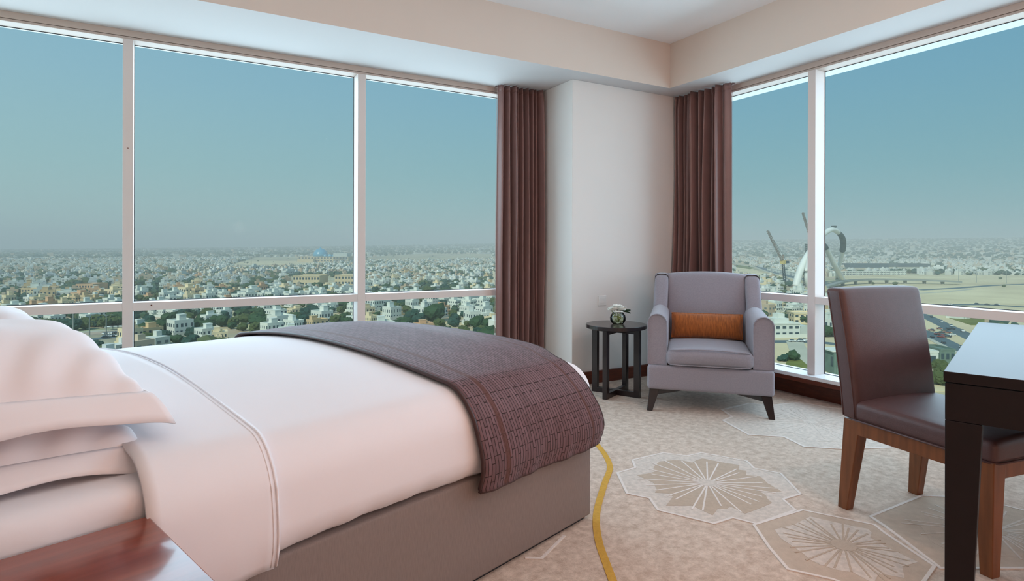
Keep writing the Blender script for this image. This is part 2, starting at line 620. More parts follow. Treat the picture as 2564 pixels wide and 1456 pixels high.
# ------------------------------------------------------------------ carpet motifs
def strip(mb, pts, w, z0, z1, closed=False):
    pts = [Vector((p[0], p[1])) for p in pts]
    n = len(pts)
    L, R = [], []
    for i in range(n):
        if closed:
            a, c = pts[i - 1], pts[(i + 1) % n]
        else:
            a, c = pts[max(i - 1, 0)], pts[min(i + 1, n - 1)]
        d1 = (pts[i] - a)
        d2 = (c - pts[i])
        d1 = d1.normalized() if d1.length > 1e-9 else d2.normalized()
        d2 = d2.normalized() if d2.length > 1e-9 else d1
        t = (d1 + d2)
        t = t.normalized() if t.length > 1e-6 else d1
        nn = Vector((-t.y, t.x))
        s = 1.0 / max(0.55, nn.dot(Vector((-d1.y, d1.x))))
        L.append(pts[i] + nn * (w / 2 * s))
        R.append(pts[i] - nn * (w / 2 * s))
    for i in range(n if closed else n - 1):
        j = (i + 1) % n
        mb.hexa([(*R[i], z0), (*R[j], z0), (*L[j], z0), (*L[i], z0), (*R[i], z1), (*R[j], z1), (*L[j], z1), (*L[i], z1)])
    return mb


def zc(x, y):                                     # survey crop of the carpet to frame pixels
    p = P(x / 1.9366 + 1240, y / 1.9366 + 960)
    return Vector((p.x, p.y))


def motif(center, outline, inner_k, rays, line_w, ray_mat, fill_mat, inner_mat, seed, jit=0.16):
    dz = seed * 0.00011
    rr = random.Random(seed)
    n = len(outline)
    MB().prism([tuple(p) for p in outline], -0.001, 0.0012 + dz).build('motif_field', fill_mat, floor)
    inner = []
    m_ = n
    for i in range(m_):
        a, c = outline[i], outline[(i + 1) % n]
        inner.append(center + (a - center) * (inner_k + rr.uniform(-jit, 0.06)))
        inner.append(center + ((a + c) / 2 - center) * (inner_k - 0.10 + rr.uniform(-jit / 2, 0.1)))
    MB().prism([tuple(p) for p in inner], -0.001, 0.0018 + dz).build('motif_petals', inner_mat, floor)
    strip(MB(), outline, line_w, -0.001, 0.0026 + dz, True).build('motif_outline', 'carpet_line', floor)
    for k in range(rays):
        a = 2 * PI * k / rays + rr.uniform(-0.07, 0.07)
        d = Vector((math.cos(a), math.sin(a)))
        best = 0.3
        for i in range(n):                        # distance to the outline along d
            p, q = outline[i], outline[(i + 1) % n]
            e = q - p
            den = d.x * e.y - d.y * e.x
            if abs(den) < 1e-9:
                continue
            w = p - center
            t = (w.x * e.y - w.y * e.x) / den
            u = (w.x * d.y - w.y * d.x) / den
            if t > 0 and 0 <= u <= 1:
                best = t
        strip(MB(), [center + d * (best * 0.06), center + d * (best * inner_k * rr.uniform(0.82, 1.0))],
              line_w * 0.62, -0.001, 0.0026 + dz).build('motif_ray', ray_mat, floor)
    MB().prism([(center.x + 0.045 * math.cos(a * PI / 6), center.y + 0.045 * math.sin(a * PI / 6)) for a in range(12)],
               -0.001, 0.0029 + dz).build('motif_centre', fill_mat, floor)


out1 = [zc(*p) for p in ((665, 375), (680, 412), (592, 437), (640, 537), (750, 560), (790, 618), (1060, 683), (1150, 655), (1270, 685), (1455, 618), (1395, 565), (1480, 540), (1385, 440), (1255, 415), (1220, 380), (1000, 340), (930, 355), (815, 340))]
motif(zc(1030, 487), out1, 0.80, 26, 0.012, 'carpet_line', 'carpet_light', 'carpet_dark', 3)
out2 = [zc(*p) for p in ((1255, 690), (1490, 618), (1840, 690), (1890, 730), (2130, 890), (2060, 990), (1900, 1060), (1640, 955), (1420, 905), (1330, 800))]
motif(zc(1690, 790), out2, 0.78, 30, 0.012, 'carpet_dark', 'carpet_mid', 'carpet_light', 5)
out3 = [zc(*p) for p in ((1820, 650), (2070, 548), (2330, 560), (2640, 640), (2760, 780), (2600, 900), (2160, 900), (1890, 695))]
motif(zc(2420, 720), out3, 0.8, 28, 0.012, 'carpet_light', 'carpet_mid', 'carpet_mid', 8)
out4 = [zc(*p) for p in ((1100, 130), (1230, 100), (1330, 110), (1480, 95), (1620, 120), (1820, 135), (1960, 180), (2060, 240), (1960, 312), (1700, 322), (1500, 310), (1400, 262), (1230, 252), (1105, 182), (1150, 165))]
motif(zc(1530, 190), out4, 0.8, 24, 0.014, 'carpet_light', 'carpet_light', 'carpet_light', 9)
out5 = [zc(*p) for p in ((145, 850), (225, 852), (335, 742), (200, 640), (0, 700))]
strip(MB(), out5[:3], 0.012, -0.001, 0.0026).build('motif_outline', 'carpet_line', floor)
out6 = [zc(*p) for p in ((505, 85), (570, 100), (690, 98), (745, 85), (800, 70))]
strip(MB(), out6, 0.012, -0.001, 0.0022).build('motif_outline', 'carpet_light', floor)
gold = [zc(*p) for p in ((452, 270), (485, 290), (530, 345), (556, 410), (530, 490), (498, 600), (490, 680), (505, 780), (540, 880), (570, 961), (600, 1050))]
gs = []
for i in range(len(gold) - 1):                     # smooth the curve
    a = gold[max(i - 1, 0)]; b1 = gold[i]; c1 = gold[i + 1]; d1 = gold[min(i + 2, len(gold) - 1)]
    for k in range(6):
        t = k / 6
        gs.append(0.5 * ((2 * b1) + (c1 - a) * t + (2 * a - 5 * b1 + 4 * c1 - d1) * t * t + (3 * b1 - a - 3 * c1 + d1) * t ** 3))
strip(MB(), gs, 0.030, -0.001, 0.0022).build('gold_curve', 'carpet_gold', floor)


# ================================================================== CURTAINS
def curtain(name, label, loc, rz, width, folds, seed, flip=1, lining_side=-1):
    rr = random.Random(seed)
    root = thing(name, label, 'curtain', loc, rz)
    ph = [rr.uniform(-0.5, 0.5) for _ in range(folds * 2 + 3)]
    am = [rr.uniform(0.45, 1.3) for _ in range(folds * 2 + 3)]
    am[0] = am[folds * 2] = am[folds * 2 + 1] = am[folds * 2 + 2] = 0.25
    wd = [rr.uniform(0.45, 1.6) for _ in range(folds * 2 + 2)]
    tot = sum(wd)
    cum = [0]
    for w in wd:
        cum.append(cum[-1] + w / tot)
    H0, H1 = 0.012, ZS - 0.004

    def fn(u, v):
        # u across, v up
        z = H0 + (H1 - H0) * v
        k = 0
        while k < len(wd) - 1 and u > cum[k + 1]:
            k += 1
        f = (u - cum[k]) / (cum[k + 1] - cum[k])
        f = f * f * (3 - 2 * f)
        s0 = am[k] * (1 if k % 2 == 0 else -1)
        s1 = am[k + 1] * (1 if (k + 1) % 2 == 0 else -1)
        sag = 0.25 * math.sin(z * 2.1 + ph[k] * 6)
        y = (s0 + (s1 - s0) * f) * (1 + sag) * (0.056 + 0.010 * (1 - v))
        top = max(0, (v - 0.955) / 0.045)
        y *= 1 - 0.25 * top
        # tiny pinch pleats at the head
        y += 0.005 * top * math.sin(u * folds * 4 * PI)
        x = width * (u + 0.006 * math.sin(z * 2.6 + k) * math.sin(PI * u))
        x += (1 - v) * 0.02 * (u - 0.5) * 2
        return (x, y, z)
    g = MB().grid(fn, folds * 22, 44)
    g.build('drape', 'curtain', root, smooth=True, solid=0.003)
    # heading tape and hem
    MB().grid(lambda u, v: (fn(u, 0.978 + v * 0.02)[0], fn(u, 0.978 + v * 0.02)[1] - 0.0035 * flip, fn(u, 0.978 + v * 0.02)[2]), folds * 22, 2).build('heading_tape', 'curtain', root, smooth=True, solid=0.002)
    MB().box((0.0, 0.052 * flip - 0.008, H1 - 0.010), (width, 0.052 * flip + 0.008, H1 + 0.003)).build('track', 'curtain', root)
    # pale lining edge
    e = 0.0 if lining_side < 0 else 1.0
    MB().grid(lambda u, v: (fn(e, v)[0] + lining_side * 0.004 + u * 0.006 * -lining_side, fn(e, v)[1] + 0.006 * flip + u * 0.008 * flip, fn(e, v)[2]), 2, 44).build('lining', 'lining' if lining_side < 0 else 'curtain', root, smooth=True, solid=0.002)
    return root


curtain('curtain', 'long brown satin curtain drawn beside the left windows', (2.415, YW - 0.095, 0), 0, 0.455, 9, 21, 1, -1)
curtain('curtain', 'long brown satin curtain behind the grey armchair', (XW - 0.105, 3.999, 0), -PI / 2, 0.604, 9, 5, 1, 1)

# wall socket beside the vase
so = thing('wall_socket', 'small white socket plate on the corner column above side table', 'socket', (3.185, YC, 0.655))
MB().rbox((-0.043, -0.008, 0.0), (0.043, 0.0, 0.086), 0.003, (2, 1, 2)).build('plate', 'switch', so, smooth=True)
MB().box((-0.030, -0.0095, 0.022), (0.030, -0.006, 0.064)).build('rocker', 'switch', so, bevel=0.001)

# ================================================================== BED
BW, BL = 1.86, 2.12
bed = thing('bed', 'wide bed with taupe upholstered base standing by left windows', 'bed', (B0.x, B0.y, 0), BA)


def skirt_fn(x, y, z):
    return (x, y, z)


MB().rbox((-BL, 0.0, 0.014), (0.0, BW - 0.02, 0.365), 0.012, (20, 14, 4)).build('upholstered_base', 'bed_skirt', bed, smooth=True)
MB().box((-BL + 0.02, 0.02, 0.0), (-0.02, BW - 0.04, 0.02)).build('plinth', 'gasket', bed)


def mat_fn(x, y, z):
    n = 0.006 * math.sin(x * 23 + y * 3) * math.sin(z * 31 + x * 7)
    return (x, y + (n if y < 0.1 else 0), z + 0.01 * math.sin(PI * min(max(y / BW, 0), 1)))


MB().rbox((-BL, 0.0, 0.368), (-0.05, BW - 0.02, 0.635), 0.05, (40, 24, 8), mat_fn).build('mattress', 'linen_white', bed, smooth=True)
MB().rbox((-BL - 0.10, 0.0, 0.02), (-BL - 0.01, BW, 1.25), 0.03, (4, 10, 8)).build('headboard', 'leather', bed, smooth=True)

# duvet ------------------------------------------------------------
DX0, DX1 = -1.69, 0.016
DY0, DY1 = -0.022, BW + 0.004
DZ0, DZ1 = 0.345, 0.655
DR = 0.10


def duv(x, y, z):
    cy = (y - (DY0 + DY1) / 2) / ((DY1 - DY0) / 2)
    up = max(0.0, (z - DZ0) / (DZ1 - DZ0))
    crown = 0.072 * (1 - min(1, abs(cy)) ** 2.2) * up ** 2
    s = -x
    foot = min(1.0, max(0.0, s / 0.28))
    crown *= 0.62 + 0.38 * (foot * foot * (3 - 2 * foot))
    z2 = z + crown
    # gathers near the hem
    w = max(0.0, 1 - up * 3.0)
    if y < 0.3:
        y = y + w * (0.006 * math.sin(x * 47) * math.sin(x * 13 + 1) + 0.02 * w) - 0.012 * math.sin(PI * min(1, up * 1.15))
        z2 += w * 0.010 * math.sin(x * 5.3 + 0.8)
    z2 += 0.004 * math.sin(x * 6 + y * 2) * up * up
    return (x, y, z2)


duvet = thing('duvet', 'smooth white duvet spread over the bed', 'duvet', (B0.x, B0.y, 0), BA)
MB().rbox((DX0, DY0, DZ0), (DX1, DY1, DZ1), DR, (70, 60, 12), duv, k=6).build('cover', 'linen_white', duvet, smooth=True)


def prof(t, off=0.0):
    """duvet cross-section point by arc fraction t: near hem, over the top, far hem"""
    r = DR
    h = DZ1 - DZ0 - r
    arc = r * PI / 2
    top = (DY1 - DY0) - 2 * r
    L = 2 * (h + arc) + top
    a = t * L
    if a < h:
        y, z, ny, nz = DY0, DZ0 + a, -1, 0
    elif a < h + arc:
        q = (a - h) / r
        ny, nz = -math.cos(q), math.sin(q)
        y, z = DY0 + r + r * ny, DZ1 - r + r * nz
    elif a < h + arc + top:
        y, z, ny, nz = DY0 + r + (a - h - arc), DZ1, 0, 1
    elif a < h + 2 * arc + top:
        q = (a - h - arc - top) / r
        ny, nz = math.sin(q), math.cos(q)
        y, z = DY1 - r + r * ny, DZ1 - r + r * nz
    else:
        y, z, ny, nz = DY1, DZ1 - r - (a - h - 2 * arc - top), 1, 0
    return y + ny * off, z + nz * off, L


def on_duvet(s, t, off):
    y, z, _ = prof(t, off)
    y0, z0, _ = prof(t, 0)
    q = duv(-s, y0, z0)
    return (-s, q[1] + (y - y0), q[2] + (z - z0))


# folded-back cuff with a raised seam
MB().grid(lambda u, v: on_duvet(1.395 + 0.285 * u, 0.004 + 0.992 * v, 0.008), 10, 110).build('cuff', 'linen_white', duvet, smooth=True, solid=0.008)
for ds, rr_ in ((0.0, 0.0036), (0.012, 0.0022)):
    MB().tube([on_duvet(1.392 + ds + 0.012 * math.sin(i / 110 * 9), 0.006 + 0.988 * i / 110, 0.0115) for i in range(111)], rr_, 8).build('piping', 'linen_white', duvet, smooth=True)

# bed runner ---------------------------------------------------------
m = bpy.data.materials.new('quilted_runner')
m.use_nodes = True
nt = m.node_tree
b = nt.nodes['Principled BSDF']
b.inputs['Roughness'].default_value = 0.62
b.inputs['Specular IOR Level'].default_value = 0.10
b.inputs['Sheen Weight'].default_value = 0.08
uvn = nt.nodes.new('ShaderNodeUVMap')
uvn.uv_map = 'cloth'
sep = nt.nodes.new('ShaderNodeSeparateXYZ')
cmb = nt.nodes.new('ShaderNodeCombineXYZ')
nt.links.new(uvn.outputs[0], sep.inputs[0])
nt.links.new(sep.outputs['Y'], cmb.inputs['X'])
nt.links.new(sep.outputs['X'], cmb.inputs['Y'])
nz_ = nt.nodes.new('ShaderNodeTexNoise')
nz_.inputs['Scale'].default_value = 25
nt.links.new(cmb.outputs[0], nz_.inputs['Vector'])
mixv = nt.nodes.new('ShaderNodeMix')
mixv.data_type = 'VECTOR'
mixv.inputs[0].default_value = 0.004
nt.links.new(cmb.outputs[0], mixv.inputs[4])
nt.links.new(nz_.outputs['Color'], mixv.inputs[5])
br = nt.nodes.new('ShaderNodeTexBrick')
br.inputs['Scale'].default_value = 1.0
br.inputs['Brick Width'].default_value = 0.060
br.inputs['Row Height'].default_value = 0.0145
br.inputs['Mortar Size'].default_value = 0.0017
br.inputs['Mortar Smooth'].default_value = 0.6
br.offset = 0.37
br.offset_frequency = 3
br.inputs['Color1'].default_value = rgb(124, 98, 104)
br.inputs['Color2'].default_value = rgb(108, 84, 88)
br.inputs['Mortar'].default_value = rgb(58, 40, 40)
nt.links.new(mixv.outputs[1], br.inputs['Vector'])


def band(x0, x1):
    a = nt.nodes.new('ShaderNodeMath'); a.operation = 'GREATER_THAN'; a.inputs[1].default_value = x0
    c = nt.nodes.new('ShaderNodeMath'); c.operation = 'LESS_THAN'; c.inputs[1].default_value = x1
    d = nt.nodes.new('ShaderNodeMath'); d.operation = 'MULTIPLY'
    nt.links.new(sep.outputs['X'], a.inputs[0]); nt.links.new(sep.outputs['X'], c.inputs[0])
    nt.links.new(a.outputs[0], d.inputs[0]); nt.links.new(c.outputs[0], d.inputs[1])
    return d


mxa = nt.nodes.new('ShaderNodeMath'); mxa.operation = 'ADD'
nt.links.new(band(0.575, 0.600).outputs[0], mxa.inputs[0])
nt.links.new(band(0.075, 0.090).outputs[0], mxa.inputs[1])
mxc = nt.nodes.new('ShaderNodeMix'); mxc.data_type = 'RGBA'
mxc.inputs[7].default_value = rgb(100, 68, 64)
nt.links.new(mxa.outputs[0], mxc.inputs[0])
nt.links.new(br.outputs['Color'], mxc.inputs[6])
nt.links.new(mxc.outputs[2], b.inputs['Base Color'])
bp = nt.nodes.new('ShaderNodeBump')
bp.inputs['Strength'].default_value = 0.8
bp.inputs['Distance'].default_value = 0.004
bp.invert = True
nt.links.new(br.outputs['Fac'], bp.inputs['Height'])
nz2 = nt.nodes.new('ShaderNodeTexNoise')
nz2.inputs['Scale'].default_value = 90
nt.links.new(cmb.outputs[0], nz2.inputs['Vector'])
bp2 = nt.nodes.new('ShaderNodeBump')
bp2.inputs['Strength'].default_value = 0.35
bp2.inputs['Distance'].default_value = 0.004
nt.links.new(nz2.outputs['Fac'], bp2.inputs['Height'])
nt.links.new(bp.outputs[0], bp2.inputs['Normal'])
nt.links.new(bp2.outputs[0], b.inputs['Normal'])
MT['runner'] = m
MT['runner_edge'] = material('runner_binding', (72, 50, 50), 0.5, 0.4, 0.1, 30)

runner = thing('bed_runner', 'dark brown quilted runner across the foot of the bed', 'bed runner', (B0.x, B0.y, 0), BA)
NU, NV = 40, 150


def run_pt(u, v, off=0.017):
    t = -0.006 + 1.012 * v
    near = math.exp(-(v / 0.10) ** 2)
    bend = math.exp(-((v - 0.14) / 0.07) ** 2)
    s0 = -0.022 + 0.125 * bend + 0.030 * (1 - near)
    s1 = 0.690 + 0.045 * (1 - near) + 0.02 * math.sin(v * 7)
    s = s0 + (s1 - s0) * u
    p = list(on_duvet(max(s, -0.02), min(max(t, 0), 1), off))
    p[0] = -s
    if t < 0:
        p[2] -= 0.01
    flare = max(0.0, 1 - v / 0.11)
    p[1] -= 0.022 * flare * (0.6 + 0.4 * math.sin(u * 9))
    p[2] -= 0.012 * flare * (0.5 + 0.5 * math.sin(u * 5.0 + 1))
    return p


rm = MB().grid(run_pt, NU, NV)
ro = rm.build('quilted_panel', 'runner', runner, smooth=True, solid=0.012)
uvl = ro.data.uv_layers.new(name='cloth')
_, _, LEN = prof(0)
for pl in ro.data.polygons:
    for li in pl.loop_indices:
        vi = ro.data.loops[li].vertex_index
        uvl.data[li].uv = ((vi // (NV + 1)) / NU * 0.70, (vi % (NV + 1)) / NV * LEN)
for u_ in (0.0, 1.0):
    MB().tube([run_pt(u_, i / NV, 0.017) for i in range(NV + 1)], 0.0075, 8).build('binding', 'runner_edge', runner, smooth=True)
MB().tube([run_pt(i / NU, 0.0, 0.017) for i in range(NU + 1)], 0.0065, 8).build('binding', 'runner_edge', runner, smooth=True)


# pillows ------------------------------------------------------------
def pillow(label, x, y, z, a, bb, h, seed, rz=0.0, tilt=0.0, droop=0.03):
    rr = random.Random(seed)
    ph = [rr.uniform(0, 6.28) for _ in range(6)]
    base = bed.matrix_world
    c, s = math.cos(BA), math.sin(BA)
    loc = (B0.x + c * x - s * y, B0.y + s * x + c * y, z)
    root = thing('pillow', label, 'pillow', loc, BA + rz, 'white pillows stacked at the bed head')
    root.rotation_euler = (0, tilt, BA + rz)
    fl = 0.052

    def puff(u, v):
        return max(0, 1 - abs(u) ** 2.6) ** 0.62 * max(0, 1 - abs(v) ** 2.6) ** 0.62

    def crease(u, v):
        e = max(abs(u), abs(v))
        return 0.020 * e * e * (math.sin(9 * u * v + ph[0]) * math.sin(7 * (u - v) + ph[1])) + 0.004 * math.sin(5 * u + 3 * v + ph[2])

    def top(u, v, sgn=1):
        U, V = 2 * u - 1, 2 * v - 1
        # pull corners in a touch so the outline is pillow-like
        X = a * U * (1 - 0.05 * (1 - V * V) * -0.0 - 0.055 * V * V * 0)
        Y = bb * V
        X *= 1 - 0.045 * (1 - abs(V) ** 2) * abs(U) ** 3
        Y *= 1 - 0.045 * (1 - abs(U) ** 2) * abs(V) ** 3
        hh = h * (0.62 if sgn > 0 else -0.38)
        return (X, Y, hh * puff(U, V) + crease(U, V) * puff(U, V) ** 0.3 * (1 if sgn > 0 else 0.3))
    mb = MB()
    mb.grid(lambda u, v: top(u, v, 1), 44, 44)
    mb.grid(lambda u, v: top(v, u, -1), 44, 44)
    mb.build('pillow_body', 'pillow_white', root, smooth=True)

    # flat hemmed border that droops and ripples
    def border(u, v):
        q = u * 4
        k = int(q) % 4
        f = q - int(q)
        cs = [(-1, -1), (1, -1), (1, 1), (-1, 1)]
        p0, p1 = cs[k], cs[(k + 1) % 4]
        U = p0[0] + (p1[0] - p0[0]) * f
        V = p0[1] + (p1[1] - p0[1]) * f
        X, Y, Z = top((U + 1) / 2, (V + 1) / 2, 1)
        X += fl * v * (U if abs(U) > 0.999 else U * 0.98)
        Y += fl * v * (V if abs(V) > 0.999 else V * 0.98)
        edge = (abs(U) ** 6) * (abs(V) ** 6)
        Z += -droop * v ** 1.5 * (1.0 + 0.3 * edge) + 0.006 * v * math.sin(u * 44 + ph[3]) + 0.008 * v * math.sin(u * 21 + ph[4])
        if v < 0.02:
            Z -= 0.001
        return (X, Y, Z)
    MB().grid(border, 160, 5).build('hemmed_border', 'pillow_white', root, smooth=True, solid=0.004)
    return root


pillow('plump white pillow on top of the near stack beside the nightstand', -1.868, 0.470, 0.822, 0.235, 0.320, 0.235, 1, 0.02, 0.08, 0.062)
pillow('flattened white pillow under the top one of the near stack', -1.868, 0.465, 0.694, 0.240, 0.325, 0.160, 2, -0.02, 0.03, 0.046)
pillow('white pillow on top of the far stack by the window', -1.87, 1.340, 0.825, 0.235, 0.315, 0.215, 3, 0.0, 0.08, 0.06)
pillow('white pillow under the top one of the far stack', -1.87, 1.335, 0.695, 0.240, 0.320, 0.165, 4, 0.02, 0.03, 0.04)

# nightstand -----------------------------------------------------------
NZ = 0.575
nc = P(372, 1292, NZ)                               # its visible back corner
ns = thing('nightstand', 'reddish cherry wood nightstand beside the pillows', 'nightstand', (nc.x, nc.y, 0), BA)
MB().box((-0.55, -0.50, NZ - 0.03), (0.0, 0.0, NZ)).build('top', 'nightstand', ns, bevel=0.003)
MB().box((-0.53, -0.47, 0.10), (-0.02, -0.02, NZ - 0.03)).build('body', 'nightstand', ns, bevel=0.003)
for z0, z1 in ((0.13, 0.32), (0.335, 0.53)):
    dr = MB().box((-0.515, -0.49, z0), (-0.035, -0.47, z1)).build('drawer', 'nightstand', ns, bevel=0.003)
    MB().tube([(-0.33, -0.50, (z0 + z1) / 2), (-0.22, -0.50, (z0 + z1) / 2)], 0.006, 8).build('handle', 'metal', dr, smooth=True)
for x in (-0.50, -0.05):
    for y in (-0.44, -0.05):
        MB().taper((x, y, 0.0), (0.03, 0.03), (x, y, 0.10), (0.045, 0.045)).build('leg', 'nightstand', ns)

# ================================================================== ARMCHAIR
fl_, fr_ = P(1626, 1028), P(1934, 1052)
ac_mid = (fl_ + fr_) / 2
ac_dir = (fr_ - fl_)
AR = math.atan2(ac_dir.y, ac_dir.x)
ac = thing('armchair', 'grey linen wingback armchair with dark wooden legs', 'armchair', (ac_mid.x, ac_mid.y, 0), AR)
HWX = 0.418


def chair_part(name, lo, hi, r, seg, fn=None, parent=ac, mat='chair_fabric', k=4):
    return MB().rbox(lo, hi, r, seg, fn, k).build(name, mat, parent, smooth=True)


chair_part('seat_base', (-HWX, 0.0, 0.150), (HWX, 0.76, 0.322), 0.022, (16, 10, 4))


def cush(x, y, z):
    up = (z - 0.322) / 0.12
    cx = 1 - min(1, abs(x) / 0.29) ** 2
    return (x, y - 0.018 * cx * math.sin(PI * min(max(up, 0), 1)), z + 0.022 * cx * max(0, up) * (1 - 0.3 * abs(y - 0.25)))


sc_ = chair_part('seat_cushion', (-0.290, -0.012, 0.323), (0.290, 0.575, 0.435), 0.042, (18, 14, 4), cush)
for zz in (0.333, 0.430):
    MB().tube([cush(x * 0.262, -0.012 + 0.016 * abs(x) ** 8, zz) for x in np.linspace(-1, 1, 30)], 0.004, 6).build('piping', 'chair_fabric', sc_, smooth=True)
for s in (-1, 1):
    # arm: arched front profile drawn back along the seat
    x0, x1 = 0.283, HWX
    pr = [(x0, 0.323), (x1, 0.323), (x1, 0.595)]
    cxm, rx = (x0 + x1) / 2, (x1 - x0) / 2
    for i in range(1, 12):
        a = PI * i / 12
        pr.append((cxm + rx * math.cos(a), 0.595 + 0.085 * math.sin(a) ** 0.8))
    pr.append((x0, 0.595))
    pr = [(s * x, z) for x, z in pr]
    arm = MB()
    n = len(pr)
    rings = []
    for y, sc in ((0.030, 0.955), (0.018, 0.975), (0.022, 1.0), (0.10, 1.0), (0.30, 1.0), (0.50, 1.0), (0.72, 1.0)):
        rings.append([((x - s * cxm) * sc + s * cxm, y, 0.323 + (z - 0.323) * (1 - (1 - sc) * 0.3) + 0.02 * min(1, y / 0.5)) for x, z in pr])
    v = [p for r_ in rings for p in r_]
    f = [tuple(range(n)) if s < 0 else tuple(range(n - 1, -1, -1))]
    for i in range(len(rings) - 1):
        for k in range(n):
            l = (k + 1) % n
            q = (i * n + k, i * n + l, (i + 1) * n + l, (i + 1) * n + k)
            f.append(q if s > 0 else q[::-1])
    f.append(tuple((len(rings) - 1) * n + k for k in (range(n) if s > 0 else range(n - 1, -1, -1))))
    arm.add(v, f)
    ao = arm.build('arm', 'chair_fabric', ac, bevel=0.008, seg=3)
    ao.data.shade_smooth()
    MB().tube([p for p in rings[2][2:-1]], 0.0035, 6).build('piping', 'chair_fabric', ao, smooth=True)

    def wing(x, y, z, s=s):
        q = (z - 0.56) / 0.37
        yy = y + 0.13 * (z - 0.45)
        if y < 0.60:
            yy += 0.10 * max(0, q) ** 1.3
        # top slopes down towards the front
        zz = z - max(0, 0.72 - y) * 0.05 * max(0, q)
        return (x - s * 0.012 * max(0, q), yy, zz)
    xs = (0.300, 0.410) if s > 0 else (-0.410, -0.300)
    chair_part('wing', (xs[0], 0.50, 0.56), (xs[1], 0.785, 0.945), 0.035, (4, 8, 12), wing)


def back(x, y, z):
    q = max(0, (z - 0.40) / 0.55)
    yy = y + 0.16 * (z - 0.40) - 0.02 * (1 - (x / 0.32) ** 2) * math.sin(PI * min(1, q))
    return (x, yy, z + 0.020 * q * (1 - (x / 0.31) ** 2))


chair_part('backrest', (-0.308, 0.60, 0.40), (0.308, 0.745, 0.940), 0.035, (16, 4, 16), back)
chair_part('back_shell', (-0.405, 0.735, 0.30), (0.405, 0.80, 0.942), 0.028, (10, 3, 10), lambda x, y, z: (x, y + 0.10 * (z - 0.40), z))
for s in (-1, 1):
    MB().taper((s * 0.400, 0.005, 0.0), (0.038, 0.036), (s * 0.368, 0.055, 0.152), (0.070, 0.055)).build('leg', 'dark_wood', ac, bevel=0.003)
    MB().taper((s * 0.385, 0.78, 0.0), (0.036, 0.036), (s * 0.365, 0.70, 0.152), (0.060, 0.060)).build('leg', 'dark_wood', ac, bevel=0.003)
    MB().prism_y([(s * 0.36, 0.151), (s * 0.17, 0.151), (s * 0.18, 0.146), (s * 0.36, 0.106)], 0.035, 0.065).build('leg_bracket', 'dark_wood', ac)

# lumbar cushion on the armchair
ca, sa = math.cos(AR), math.sin(AR)


def ac_world(x, y, z):
    return (ac_mid.x + ca * x - sa * y, ac_mid.y + sa * x + ca * y, z)


lc = thing('lumbar_cushion', 'narrow rust orange lumbar cushion on the grey armchair', 'cushion', ac_world(0.0, 0.535, 0.452), AR)


def lumbar(u, v, sgn):
    U, V = 2 * u - 1, 2 * v - 1
    pf = max(0, 1 - abs(U) ** 4) ** 0.5 * max(0, 1 - abs(V) ** 2.2) ** 0.55
    ear = 1 + 0.05 * abs(U) ** 6 * abs(V) ** 6
    X = 0.262 * U * (1 - 0.02 * (1 - V * V))
    Z = 0.094 + 0.090 * V * ear * (1 - 0.10 * (1 - U * U) * 0 - 0.05 * (1 - abs(U) ** 3) * -0.6)
    Y = sgn * 0.058 * pf + 0.004 * math.sin(U * 9) * pf
    lean = 0.20
    return (X, Y + lean * (Z - 0.1), Z)


mb = MB()
mb.grid(lambda u, v: lumbar(u, v, -1), 40, 20)
mb.grid(lambda u, v: lumbar(v, u, 1), 20, 40)
mb.build('cushion_cover', 'orange', lc, smooth=True)
pp = [lumbar(u, 0, -1) for u in np.linspace(0, 1, 20)] + [lumbar(1, v, -1) for v in np.linspace(0, 1, 8)[1:]] + \
     [lumbar(u, 1, -1) for u in np.linspace(1, 0, 20)[1:]] + [lumbar(0, v, -1) for v in np.linspace(1, 0, 8)[1:-1]]
MB().tube(pp, 0.0035, 6, True).build('seam', 'orange', lc, smooth=True)

# ================================================================== SIDE TABLE + VASE
TC = Vector((3.012, 3.605, 0))
TH, TR = 0.553, 0.236
st = thing('side_table', 'round espresso wood side table between column and armchair', 'table', (TC.x, TC.y, 0), math.radians(25.3))
MB().lathe([(0, TH - 0.030), (TR - 0.006, TH - 0.030), (TR, TH - 0.026), (TR, TH - 0.003), (TR - 0.003, TH), (0, TH)], 64).build('table_top', 'dark_wood', st, bevel=0.0)
for k in range(4):
    a = PI / 2 * k
    lx, ly = 0.178 * math.cos(a), 0.178 * math.sin(a)
    lg = MB().box((0.155, -0.018, 0.0), (0.202, 0.018, TH - 0.030)).build('leg', 'dark_wood', st, bevel=0.002)
    lg.rotation_euler = (0, 0, a)
for nm, z0, z1 in (('top_rail', TH - 0.066, TH - 0.030), ('foot_rail', 0.0, 0.042)):
    for k in range(2):
        r_ = MB().box((-0.157, -0.017 + 0.0005 * k, z0), (0.157, 0.017 - 0.0005 * k, z1 - 0.0004 * k)).build(nm, 'dark_wood', st, bevel=0.002)
        r_.rotation_euler = (0, 0, PI / 2 * k)

vx = P(1547, 812, TH)
va = thing('vase', 'small round glass bowl vase on the side table', 'vase', (vx.x, vx.y, TH + 0.0005), 0)
vprof = [(0.0, 0.0), (0.036, 0.0), (0.050, 0.010), (0.060, 0.030), (0.062, 0.048), (0.057, 0.068), (0.046, 0.083), (0.042, 0.088), (0.044, 0.091)]
MB().lathe(vprof, 40, cap=False).build('bowl', 'vase', va, smooth=True)
MB().lathe([(0.0, 0.006), (0.046, 0.010), (0.0565, 0.030), (0.058, 0.046), (0.0, 0.046)], 32, cap=False).build('water', 'water', va, smooth=True)

